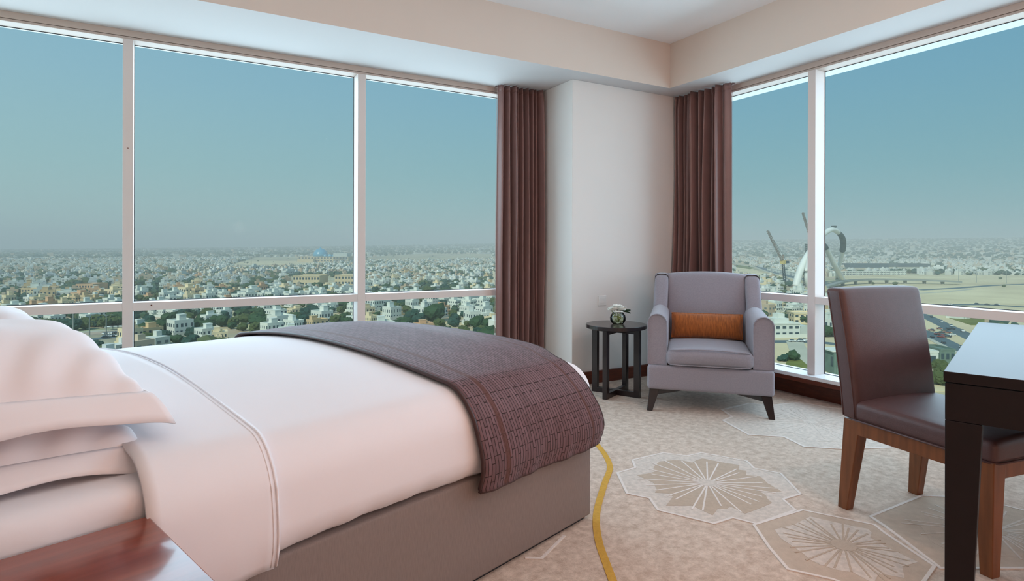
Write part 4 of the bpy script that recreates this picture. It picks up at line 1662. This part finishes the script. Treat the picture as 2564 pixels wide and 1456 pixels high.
# far villas: one mesh, each with a roof block
CUBE_V = np.array([(-1, -1, 0), (1, -1, 0), (1, 1, 0), (-1, 1, 0), (-1, -1, 1), (1, -1, 1), (1, 1, 1), (-1, 1, 1)], float)
CUBE_F = np.array([(4, 5, 6, 7), (0, 1, 5, 4), (1, 2, 6, 5), (2, 3, 7, 6), (3, 0, 4, 7)])


def box_field(name, items, mat):
    """items: x, y, z0, half w, half l, h, angle, colour"""
    n = len(items)
    V = np.zeros((n, 8, 3))
    C = np.ones((n, 8, 4))
    A = np.array([[it[0], it[1], it[2], it[3], it[4], it[5], it[6]] for it in items])
    ca_, sa_ = np.cos(A[:, 6]), np.sin(A[:, 6])
    lx = CUBE_V[None, :, 0] * A[:, 3:4]
    ly = CUBE_V[None, :, 1] * A[:, 4:5]
    V[:, :, 0] = A[:, 0:1] + lx * ca_[:, None] - ly * sa_[:, None]
    V[:, :, 1] = A[:, 1:2] + lx * sa_[:, None] + ly * ca_[:, None]
    V[:, :, 2] = A[:, 2:3] + CUBE_V[None, :, 2] * A[:, 5:6]
    C[:, :, :3] = np.array([it[7] for it in items])[:, None, :]
    F = (CUBE_F[None] + (np.arange(n) * 8)[:, None, None]).reshape(-1, 4)
    me = bpy.data.meshes.new(name)
    me.vertices.add(n * 8)
    me.vertices.foreach_set('co', V.reshape(-1))
    me.loops.add(len(F) * 4)
    me.loops.foreach_set('vertex_index', F.reshape(-1).astype(np.int32))
    me.polygons.add(len(F))
    me.polygons.foreach_set('loop_start', np.arange(len(F), dtype=np.int32) * 4)
    me.update(calc_edges=True)
    me.shade_flat()
    at = me.attributes.new('paint', 'FLOAT_COLOR', 'POINT')
    at.data.foreach_set('color', C.reshape(-1))
    me.materials.append(MT[mat])
    o = bpy.data.objects.new(name, me)
    COL.objects.link(o)
    return o


items = []
for (x, y, w, l, h, a, colr, kind, d) in FAR_H:
    z = GZ + float(rise(x, y)) - 1.5
    sh = random.uniform(0.9, 1.08)
    colr = tuple(min(0.88, c * sh) for c in colr)
    items.append((x, y, z, w / 2, l / 2, h + 1.5, a, colr))
    if d < 3300:
        items.append((x + random.uniform(-2, 2), y + random.uniform(-2, 2), z + h + 1.5, w * 0.18, l * 0.18, 3.0, a, colr))
        # shaded openings and a garden wall
        dk = (0.16, 0.20, 0.21)
        if d < 2200:
            for s_ in (-1, 1):
                for q in (0.28, 0.68):
                    cx_, sx_ = math.cos(a), math.sin(a)
                    items.append((x - (-sx_) * 0 + cx_ * s_ * w * 0.25 + sx_ * (l / 2), y + sx_ * s_ * w * 0.25 - cx_ * (l / 2), z + 1.5 + h * q - 0.8, 1.1, 0.1, 1.6, a, dk))
                    items.append((x - cx_ * (w / 2) - sx_ * s_ * l * 0.25, y - sx_ * (w / 2) + cx_ * s_ * l * 0.25, z + 1.5 + h * q - 0.8, 0.1, 1.1, 1.6, a, dk))
fh = box_field('distant_villas', items, 'house')
tag(fh, 'sprawl of tiny pale villas reaching to the horizon', 'houses', None, 'stuff')

# trees ---------------------------------------------------------------


def crown_mesh(seed, sub=3):
    rr = random.Random(seed)
    bm = bmesh.new()
    for k in range(6):
        s = rr.uniform(0.42, 0.62) if k else 0.80
        ox, oy, oz = (rr.uniform(-0.65, 0.65), rr.uniform(-0.65, 0.65), rr.uniform(-0.35, 0.30)) if k else (0, 0, 0)
        bmesh.ops.create_icosphere(bm, subdivisions=sub if k == 0 else 2, radius=s, matrix=Matrix.Translation((ox, oy, 0.85 + oz)))
    for v in bm.verts:
        f = 1 + 0.10 * math.sin(v.co.x * 11 + seed) * math.sin(v.co.y * 10 + 1) + rr.uniform(-0.13, 0.13)
        v.co.x *= f; v.co.y *= f
        v.co.z = max(0.12, 0.85 + (v.co.z - 0.85) * 0.9 * f)
    me = bpy.data.meshes.new('tree_crown')
    bm.to_mesh(me)
    bm.free()
    return me


trunk = MB().taper((0, 0, -0.1), (0.16, 0.16), (0, 0, 0.9), (0.10, 0.10)).mesh('trunk')
trunk.materials.append(MT['trunk'])
crowns = []
for k in range(6):
    me = crown_mesh(k)
    me.materials.append(MT[('leaf_a', 'leaf_b', 'leaf_c')[k % 3]])
    crowns.append(me)
TREE_WORD = ['dark green', 'olive green', 'bluish green']


def tree(x, y, s, k, label, group):
    r = thing('tree', label, 'tree', (x, y, GZ + float(rise(x, y))), k * 1.7, group)
    r.scale = (s, s, s * 0.95)
    for nm, me in (('crown', crowns[k % 6]), ('trunk', trunk)):
        o = bpy.data.objects.new(nm, me)
        COL.objects.link(o)
        o.parent = r
    return r


for i, (x, y, s, q, d) in enumerate(NEAR_T):
    k = i % 6
    nm, ab = place_of(x, y)
    size = 'broad' if s > 4.6 else 'small'
    tree(x, y, s, k, '%s %s tree among villas %s the transom, %s' % (size, TREE_WORD[k % 3], ab, nm), '%s %s trees %s the transom, %s' % (size, TREE_WORD[k % 3], ab, nm))

# far trees: one mesh of faceted crowns
bm = bmesh.new()
bmesh.ops.create_icosphere(bm, subdivisions=1, radius=1.0)
ico_v = np.array([tuple(v.co) for v in bm.verts])
ico_f = np.array([[v.index for v in f.verts] for f in bm.faces])
bm.free()
n = len(FAR_T)
A = np.array([[t[0], t[1], t[2], t[3]] for t in FAR_T])
zg = GZ + rise(A[:, 0], A[:, 1])
nv = len(ico_v)
jit = 1 + NR.uniform(-0.22, 0.22, (n, nv, 1))
V = ico_v[None] * jit * A[:, 2][:, None, None] * np.array([1.15, 1.15, 0.85])
V[:, :, 0] += A[:, 0:1]; V[:, :, 1] += A[:, 1:2]; V[:, :, 2] += (zg + A[:, 2] * 0.8)[:, None]
F = (ico_f[None] + (np.arange(n) * nv)[:, None, None]).reshape(-1, 3)
base = np.array([(0.055, 0.095, 0.055), (0.10, 0.125, 0.06), (0.045, 0.09, 0.07)])
C = np.ones((n, nv, 4))
C[:, :, :3] = base[(A[:, 3] * 2.999).astype(int)][:, None, :]
me = bpy.data.meshes.new('distant_trees')
me.vertices.add(n * nv); me.vertices.foreach_set('co', V.reshape(-1))
me.loops.add(len(F) * 3); me.loops.foreach_set('vertex_index', F.reshape(-1).astype(np.int32))
me.polygons.add(len(F)); me.polygons.foreach_set('loop_start', np.arange(len(F), dtype=np.int32) * 3)
me.update(calc_edges=True)
me.shade_flat()
at = me.attributes.new('paint', 'FLOAT_COLOR', 'POINT')
at.data.foreach_set('color', C.reshape(-1))
me.materials.append(MT['foliage'])
o = bpy.data.objects.new('distant_trees', me)
COL.objects.link(o)
tag(o, 'dark specks of countless trees among the far villas', 'trees', None, 'stuff')


# ---- landmarks -------------------------------------------------------
def building(name, label, cat, px0, px1, ybase, depth, h, mat, floors, cols, group=None, wmat='glass_dark', parapet=True, face='glass', turn=0.0):
    """box building whose front stands on the ground line through px0..px1 at picture row ybase"""
    p0, p1 = G(px0, ybase), G(px1, ybase)
    mid = (p0 + p1) / 2
    W = (p1 - p0).length
    ang = math.atan2((p1 - p0).y, (p1 - p0).x) + turn
    r = thing(name, label, cat, (mid.x, mid.y, GZ + float(rise(mid.x, mid.y))), ang, group)
    MB().box((-W / 2, 0, -2), (W / 2, depth, h)).build('walls', mat, r)
    if parapet:
        mb = MB()
        for lo, hi in (((-W / 2, -0.3, h), (W / 2, 0.3, h + 1)), ((-W / 2, depth - 0.3, h), (W / 2, depth + 0.3, h + 1)), ((-W / 2 - 0.3, 0, h), (-W / 2 + 0.3, depth, h + 1)), ((W / 2 - 0.3, 0, h), (W / 2 + 0.3, depth, h + 1))):
            mb.box(lo, hi)
        mb.build('parapet', mat, r)
    for f_ in range(floors):
        for c in range(cols):
            x = -W / 2 + W * (c + 0.5) / cols
            ww = W / cols * 0.28
            z = h * (f_ + 0.35) / floors
            MB().box((x - ww, -0.12, z), (x + ww, 0.1, z + h / floors * 0.42)).build('window', wmat, r)
            if c < 3:
                y = depth * (c + 0.5) / 3
                MB().box((-W / 2 - 0.12, y - 1.0, z), (-W / 2 + 0.1, y + 1.0, z + h / floors * 0.42)).build('window', wmat, r)
    return r, W


# white villa beside the armchair
r, W = building('villa_compound', 'large white villa with roof terrace right of the armchair', 'house', 1938, 2006, 845, 20, 8.5, 'white_render', 2, 4, turn=0.12)
MB().box((-W * 0.36, 5, 8.5), (W * 0.22, 16, 12.2)).build('roof_block', 'white_render', r)
MB().box((-W * 0.10, 8, 12.2), (W * 0.16, 15, 15.0)).build('stair_tower', 'white_render', r)
MB().box((-W * 0.62, -4, -2), (W * 0.70, -3.6, 2.6)).build('garden_wall', 'white_render', r)
MB().box((W / 2, 2.0, -2), (W / 2 + 8, 18, 7.0)).build('side_wing', 'grey_render', r)
for y in (4, 8.5, 13):
    MB().box((W / 2 + 7.95, y, 1.5), (W / 2 + 8.1, y + 2, 5.0)).build('window', 'glass_dark', r)
building('villa_compound', 'cream villa with tiled terrace behind the white villa', 'house', 1990, 2040, 812, 16, 8, 'cream_render', 2, 4, turn=-0.1)
building('apartment_block', 'long cream apartment block low behind the armchair', 'building', 1900, 1944, 792, 18, 10, 'cream_render', 2, 6)
# green-clad hall beyond the right mullion
r, W = building('clad_hall', 'grey-green clad hall with pale flat roof below right window', 'building', 2088, 2140, 940, 10, 11, 'green_cladding', 1, 1, parapet=False)
MB().box((-W / 2 - 1, -0.5, 11), (W / 2 + 1, 10.5, 11.6)).build('roof', 'white_render', r)
for k in range(9):
    MB().box((-W / 2 + W * k / 9, -0.25, -1), (-W / 2 + W * k / 9 + 0.25, 0, 11)).build('cladding_rib', 'green_cladding', r)
r, W = building('site_office', 'white site office with dark glazed strip by the desk corner', 'building', 2318, 2350, 918, 12, 7, 'white_render', 1, 1)
MB().box((-W / 2, -0.5, 0.4), (W / 2, 0.0, 2.9)).build('glazed_strip', 'glass_dark', r)
r, W = building('site_shed', 'grey-green site shed beside the desk corner', 'building', 2354, 2392, 912, 14, 7, 'green_cladding', 1, 3)
# tan public buildings in the left view
building('public_building', 'long tan flat-roofed public building in the middle of the left view', 'building', 733, 800, 719, 46, 16, 'stone', 2, 9)
building('public_building', 'tan block with pale corner tower left of the second mullion', 'building', 838, 886, 716, 40, 16, 'stone', 2, 6)
building('school_building', 'terracotta institutional block in the left window pane', 'building', 190, 232, 735, 30, 11, 'pink_render', 2, 6)
building('school_building', 'low tan block near the left picture edge', 'building', 52, 100, 745, 30, 10, 'beige_render', 2, 6)
# mosque with blue dome
r, W = building('domed_mosque', 'distant mosque complex with a pale blue dome', 'mosque', 746, 872, 657, 120, 22, 'stone', 2, 16)
dm = MB().lathe([(30, 0), (30, 6), (28, 14), (22, 24), (12, 31), (3, 34), (0.6, 40), (0, 42)], 28, (-W * 0.12, 60, 22)).build('dome', 'dome', r, smooth=True)
for k in range(5):
    MB().lathe([(9, 0), (9, 3), (6, 8), (0, 11)], 16, (W * (0.0 + 0.09 * k), 40, 22)).build('small_dome', 'dome', r, smooth=True)
MB().box((W * 0.20, 0, 0), (W * 0.48, 100, 36)).build('tower_block', 'grey_render', r)
MB().box((-W * 0.46, -40, 0), (-W * 0.15, -2, 14)).build('front_block', 'stone', r)
# dark warehouse and terrace row in the right view
building('warehouse', 'long dark low warehouse on the plain right of the arch', 'building', 2128, 2225, 671, 60, 12, 'crane_dark', 1, 1)
building('warehouse', 'long grey low warehouse behind the sand plain', 'building', 2226, 2330, 669, 60, 10, 'scaffold', 1, 1)
for k in range(16):
    x0 = 2102 + k * 10.6
    building('terrace_house', 'small white terrace house in the row beyond the arch', 'house', x0, x0 + 8.6, 691 - 0.1 * k, 12, 8.5, 'white_render', 2, 2, 'white terrace houses in a row')
for k in range(9):
    x0 = 1926 + k * 8
    building('terrace_house', 'small white terrace house in the row left of the arch', 'house', x0, x0 + 6.5, 679 + 1.7 * k, 12, 8, 'white_render', 2, 2, 'white terrace houses by the motorway')

# arches ------------------------------------------------------------------


def arch_path(b0, b1, apex_px, apex_py, apex_d, n=48):
    d = ray(apex_px, apex_py)
    k = apex_d / (d.x * _F.x + d.y * _F.y)
    ap = EYE + d * k
    # control point so that the quadratic passes through the apex at its middle
    c = ap * 2 - (b0 + b1) / 2
    pts = []
    for i in range(n + 1):
        t = i / n
        p = b0 * (1 - t) ** 2 + c * 2 * t * (1 - t) + b1 * t * t
        pts.append(p)
    return pts


def catmull(pts, k=8):
    out = []
    for i in range(len(pts) - 1):
        a = pts[max(i - 1, 0)]; b1 = pts[i]; c1 = pts[i + 1]; d1 = pts[min(i + 2, len(pts) - 1)]
        for j in range(k):
            t = j / k
            out.append(0.5 * ((2 * b1) + (c1 - a) * t + (2 * a - 5 * b1 + 4 * c1 - d1) * t * t + (3 * b1 - a - 3 * c1 + d1) * t ** 3))
    out.append(pts[-1])
    return out


def at_depth(px, py, depth):
    d = ray(px, py)
    return EYE + d * depth


A1, A2 = G(1992, 718), G(2111, 704)
arch = thing('steel_arch', 'white inclined steel arch with two legs beside the right mullion', 'arch', (A1.x, A1.y, GZ), 0)
loc0 = Vector((A1.x, A1.y, GZ))
pa = catmull([A1, at_depth(2006, 672, 935), at_depth(2026, 634, 950), at_depth(2046, 612, 975), at_depth(2062, 614, 1000), at_depth(2078, 640, 1020), at_depth(2094, 672, 1040), A2], 8)
la = [p - loc0 for p in pa]
MB().tube(la[:22], [6.0 - 1.6 * i / 22 for i in range(22)], 12).build('arch_leg', 'arch_white', arch, smooth=True)
MB().tube(la[21:36], 4.4, 12).build('scaffold_wrap', 'scaffold', arch, smooth=True)
MB().tube(la[35:], [4.0 + 1.0 * i / 22 for i in range(len(la) - 35)], 12).build('arch_leg', 'arch_white', arch, smooth=True)
B1, B2 = G(2026, 718), G(2096, 698)
arch2 = thing('steel_arch', 'tall hooked steel arch with dark scaffolding on its bend', 'arch', (B1.x, B1.y, GZ), 0)
loc0 = Vector((B1.x, B1.y, GZ))
pb = catmull([B1, at_depth(2021, 690, 925), at_depth(2030, 640, 935), at_depth(2052, 598, 960), at_depth(2072, 580, 985), at_depth(2088, 576, 1000), at_depth(2104, 588, 1020), at_depth(2111, 604, 1035), at_depth(2110, 625, 1050), at_depth(2105, 650, 1070), at_depth(2098, 675, 1090), B2], 8)
lb = [p - loc0 for p in pb]
MB().tube(lb[:46], 4.2, 12).build('arch_leg', 'arch_white', arch2, smooth=True)
MB().tube(lb[45:66], [3.9 + 1.0 * min(1, i / 8) for i in range(len(lb[45:66]))], 12).build('scaffold_wrap', 'scaffold', arch2, smooth=True)
MB().tube(lb[65:], 3.6, 12).build('arch_leg', 'arch_white', arch2, smooth=True)
cradle = lb[40]
MB().box((cradle.x - 3, cradle.y - 3, cradle.z + 4), (cradle.x + 3, cradle.y + 3, cradle.z + 7)).build('work_cradle', 'scaffold', arch2)


# cranes ---------------------------------------------------------------------
def lattice(mb, a, b1, w, n, r):
    a, b1 = Vector(a), Vector(b1)
    t = (b1 - a).normalized()
    u = t.cross(Vector((0, 0, 1)))
    if u.length < 0.05:
        u = Vector((1, 0, 0))
    u.normalize()
    v = t.cross(u)
    cs_ = [u * w + v * w, u * w - v * w, -u * w - v * w, -u * w + v * w]
    for c in cs_:
        mb.tube([a + c, b1 + c], r, 4)
    for i in range(n):
        p, q = a.lerp(b1, i / n), a.lerp(b1, (i + 1) / n)
        for k in range(4):
            mb.tube([p + cs_[k], q + cs_[(k + 1) % 4]], r * 0.7, 4)
    return mb


def crane(label, base, top, tip, w):
    r = thing('tower_crane', label, 'crane', base, 0)
    T, J = top - base, tip - base
    lattice(MB(), (0, 0, 0), T, w, 14, 0.45).build('mast', 'crane_dark', r)
    lattice(MB(), T, J, w * 0.8, 18, 0.35).build('jib', 'crane_rust', r)
    back_ = T + (T - J).normalized() * 14
    back_.z = T.z + 2
    lattice(MB(), T, back_, w * 0.8, 5, 0.35).build('counter_jib', 'crane_yellow', r)
    MB().box((T.x - 3, T.y - 3, T.z - 2.5), (T.x + 3, T.y + 3, T.z + 2.5)).build('slewing_cab', 'crane_yellow', r)
    MB().box((back_.x - 3, back_.y - 3, back_.z - 4), (back_.x + 3, back_.y + 3, back_.z)).build('counterweight', 'crane_dark', r)
    lattice(MB(), T, T + Vector((0, 0, 12)), w * 0.5, 4, 0.3).build('apex_tower', 'crane_rust', r)
    MB().tube([T + Vector((0, 0, 12)), J], 0.25, 4).build('stay_rope', 'crane_dark', r)
    MB().tube([T + Vector((0, 0, 12)), back_], 0.25, 4).build('stay_rope', 'crane_dark', r)
    return r


c1 = G(1966, 716)
crane('luffing tower crane with raised jib left of the arch', c1, at_depth(1960.5, 657, 925), at_depth(1922, 578, 905), 1.5)
c2 = G(2036, 712)
crane('luffing tower crane whose jib tip shows left of the right mullion', c2, at_depth(2032, 605, 965), at_depth(2010, 533, 945), 1.5)
sc0 = G(2020, 714)
sct = thing('scaffold_tower', 'dark scaffold tower standing behind the left arch leg', 'scaffold', sc0, 0)
for k in range(5):
    lattice(MB(), (0, 0, 13.5 * k), (0, 0, 13.5 * k + 13.5), 3.2 - 0.4 * k, 4, 0.6).build('scaffold_bay', 'scaffold', sct)

# flyover ----------------------------------------------------------------------
fv = [G(*p) for p in ((2040, 734), (2072, 726), (2110, 716), (2160, 712), (2220, 711), (2290, 711.5), (2360, 712.5), (2404, 713))]
fv = catmull(fv, 6)
nf = len(fv)
fo = thing('flyover', 'curved concrete flyover crossing the sand behind the chair', 'bridge', (fv[0].x, fv[0].y, GZ), 0)
loc0 = Vector((fv[0].x, fv[0].y, 0))
dk = MB()
mb1 = MB()
hts = [4.5 + 3.0 * math.sin(PI * min(1, i / (nf - 1) * 1.0)) for i in range(nf)]
for side, w0, w1, z0, z1, mm, nm in ((0, -5.5, 5.5, -1.2, 0.0, 'concrete', 'deck'), (1, -5.9, -5.5, -1.4, 1.1, 'concrete', 'barrier'), (2, 5.5, 5.9, -1.4, 1.1, 'concrete', 'barrier')):
    mb = MB()
    for i in range(nf - 1):
        p, q = fv[i] - loc0, fv[i + 1] - loc0
        t0 = (fv[min(i + 1, nf - 1)] - fv[max(i - 1, 0)]).normalized()
        t1 = (fv[min(i + 2, nf - 1)] - fv[i]).normalized()
        n0, n1_ = Vector((-t0.y, t0.x, 0)), Vector((-t1.y, t1.x, 0))
        a0, a1_ = p + n0 * w0, p + n0 * w1
        c0, c1_ = q + n1_ * w0, q + n1_ * w1
        h0_, h1_ = hts[i], hts[i + 1]
        mb.hexa([(a0.x, a0.y, h0_ + z0), (c0.x, c0.y, h1_ + z0), (c1_.x, c1_.y, h1_ + z0), (a1_.x, a1_.y, h0_ + z0),
                 (a0.x, a0.y, h0_ + z1), (c0.x, c0.y, h1_ + z1), (c1_.x, c1_.y, h1_ + z1), (a1_.x, a1_.y, h0_ + z1)])
    mb.build(nm, mm, fo)
for i in range(4, nf - 3, 4):
    p = fv[i] - loc0
    MB().taper((p.x, p.y, -2), (3.2, 3.2), (p.x, p.y, hts[i] - 1.2), (4.4, 4.4)).build('pier', 'concrete', fo)


# street lamps, cars, roadside trees ---------------------------------------------
def street_lamp(px, py, h, label, group=None):
    p = G(px, py)
    r = thing('street_lamp', label, 'lamp post', p, 0.4, group)
    MB().tube([(0, 0, -1), (0, 0, h)], [0.45, 0.28], 6).build('post', 'concrete', r)
    MB().tube([(0, 0, h - 0.4), (1.6, 0, h), (3.0, 0, h)], 0.2, 5).build('arm', 'concrete', r)
    MB().box((2.4, -0.4, h - 0.1), (4.0, 0.4, h + 0.2)).build('lantern', 'concrete', r)


for px, py in ((2445, 708), (2520, 711), (2400, 706)):
    street_lamp(px, py, 24, 'tall lamp post on the sand plain far right', 'lamp posts on the sand plain')
for px, py in ((183, 835), (224, 840), (266, 842), (629, 700)):
    street_lamp(px, py, 14 if py > 800 else 40, 'thin lamp post in the left window view', 'lamp posts in the left view')

car_b = MB().rbox((-2.2, -0.9, 0.3), (2.2, 0.9, 1.0), 0.2, (3, 2, 1), None, 2).mesh('car_body')
car_c = MB().hexa([(-1.5, -0.82, 1.0), (1.1, -0.82, 1.0), (1.1, 0.82, 1.0), (-1.5, 0.82, 1.0), (-1.1, -0.7, 1.55), (0.5, -0.7, 1.55), (0.5, 0.7, 1.55), (-1.1, 0.7, 1.55)]).mesh('car_cabin')
car_c.materials.append(MT['glass_dark'])
wheel = MB().lathe([(0, -0.12), (0.34, -0.12), (0.34, 0.12), (0, 0.12)], 10).mesh('wheel')
wheel.materials.append(MT['car_dark'])
bodies = {}
for cn in ('car_white', 'car_dark', 'car_red'):
    me = car_b.copy(); me.materials.clear(); me.materials.append(MT[cn]); bodies[cn] = me


def car(p, a, cn, label, group):
    r = thing('car', label, 'car', (p.x, p.y, GZ + 0.45), a, group)
    for nm, me in (('body', bodies[cn]), ('cabin', car_c)):
        o = bpy.data.objects.new(nm, me); COL.objects.link(o); o.parent = r
    for x in (-1.35, 1.35):
        for y in (-0.88, 0.88):
            o = bpy.data.objects.new('wheel', wheel); COL.objects.link(o); o.parent = r
            o.location = (x, y, 0.34); o.rotation_euler = (PI / 2, 0, 0)


rr = random.Random(12)
CN = {'car_white': 'white', 'car_dark': 'dark', 'car_red': 'red'}
for sm, w in ROADS[:2] + ROADS[5:9]:
    for k in range(5):
        i = rr.randrange(1, len(sm) - 2)
        p = sm[i].lerp(sm[i + 1], rr.random())
        t = (sm[i + 1] - sm[i])
        nn = Vector((-t.y, t.x, 0)).normalized() * (w * 0.22 * rr.choice([-1, 1]))
        cn = rr.choice(['car_white', 'car_white', 'car_dark'])
        car(p + nn, math.atan2(t.y, t.x), cn, 'tiny %s car on a road below the right window' % CN[cn], '%s cars on the roads' % CN[cn])
for k in range(26):                                 # parked rows by the left window
    row = k // 13
    p = G(262 + (k % 13) * 6.3, 846 - row * 7 - (k % 13) * 0.45)
    cn = rr.choice(['car_white', 'car_white', 'car_dark'])
    car(p, 1.2, cn, 'parked %s car in the lot behind the pillows' % CN[cn], 'parked %s cars' % CN[cn])
for k in range(14):                                 # parked and site vehicles between the two roads
    p = G(2330 + rr.uniform(0, 60), 822 + rr.uniform(0, 26))
    cn = rr.choice(['car_white', 'car_dark', 'car_red'])
    car(p, rr.uniform(0, 3), cn, 'parked %s car on the sandy lot by the desk' % CN[cn], 'parked %s cars on the sandy lot' % CN[cn])
for k in range(5):                                  # sun-shade canopies of the lot
    p = G(276 + k * 13, 828 - k * 0.9)
    r = thing('shade_canopy', 'pale parking shade canopy seen behind the pillows', 'canopy', p, 1.15, 'parking shade canopies')
    MB().box((-3, -2.6, 2.6), (3, 2.6, 2.8)).build('roof', 'white_render', r)
    for x in (-2.6, 2.6):
        MB().box((x - 0.1, -0.1, -0.5), (x + 0.1, 0.1, 2.6)).build('post', 'concrete', r)
# hand-placed trees
for i, (px, py, s, k) in enumerate(((1985, 905, 3.6, 0), (1963, 906, 2.6, 2), (1990, 903, 2.8, 3), (2090, 836, 5.0, 0), (2102, 834, 4.6, 3), (2086, 806, 3.5, 0), (2076, 806, 3.2, 2),
                                    (2350, 925, 3.4, 1), (2362, 940, 3.6, 1), (2352, 965, 4.2, 1), (1085, 806, 9.5, 0), (1040, 800, 6.0, 2), (1215, 862, 7.0, 0), (1232, 858, 6.0, 3),
                                    (360, 846, 6.5, 0), (400, 838, 7.0, 3), (440, 836, 6.0, 1), (480, 834, 6.5, 0), (520, 832, 6.0, 3), (372, 820, 6, 2), (420, 812, 6, 0), (470, 810, 6, 1), (640, 815, 6.5, 0), (655, 826, 6.0, 3), (700, 812, 5.0, 1),
                                    (560, 806, 5.5, 2), (600, 800, 5.5, 0), (650, 795, 5.5, 3), (690, 794, 5.5, 2))):
    tree(G(px, py).x, G(px, py).y, s, k, 'lone %s tree standing out %s' % (TREE_WORD[k % 3], ('on the lawn by the armchair', 'near the desk corner', 'above the bed in the left windows')[0 if px < 2000 and px > 1900 else (1 if px >= 2000 else 2)]), 'lone %s trees' % TREE_WORD[k % 3])
for k in range(16):
    px = 2255 + k * 21 + rr.uniform(-5, 5)
    p = G(px, 686 + rr.uniform(-1.5, 1.5))
    tree(p.x, p.y, rr.uniform(5, 9), k, '%s tree in the row along the far edge of the sand' % TREE_WORD[k % 3], '%s trees along the sand plain' % TREE_WORD[k % 3])
for k in range(26):                                  # hedge of trees along the left road
    px = 120 + k * 9 + rr.uniform(-3, 3)
    p = G(px, 824 - (px - 120) * 0.055 + rr.uniform(-2, 2))
    tree(p.x, p.y, rr.uniform(3.4, 4.8), k, '%s tree in the dense row behind the pillows' % TREE_WORD[k % 3], '%s trees in the row behind the pillows' % TREE_WORD[k % 3])
for k in range(12):
    p = G(1908 + k * 4.5, 698 + rr.uniform(-3, 12))
    tree(p.x, p.y, rr.uniform(4, 7), k, 'tree in the grove below the motorway', 'trees in the grove below the motorway')

# haze over the plain: a real scattering layer that starts a little way out from the tower
hz = MB().prism([(-6500, 160), (160, 160), (160, -6500), (13000, -6500), (13000, 13000), (-6500, 13000)], GZ - 40, 190).build('haze', 'ground')
hm = bpy.data.materials.new('dusty_haze')
hm.use_nodes = True
nt = hm.node_tree
nt.nodes.clear()
ho = nt.nodes.new('ShaderNodeOutputMaterial')
hv = nt.nodes.new('ShaderNodeVolumeScatter')
hv.inputs['Color'].default_value = (0.97, 1.0, 0.97, 1)
hv.inputs['Density'].default_value = 0.00031
hv.inputs['Anisotropy'].default_value = -0.12
nt.links.new(hv.outputs[0], ho.inputs['Volume'])
hz.data.materials.clear()
hz.data.materials.append(hm)
tag(hz, 'pale dusty haze lying over the whole city', 'haze', None, 'stuff')
hz.display_type = 'WIRE'
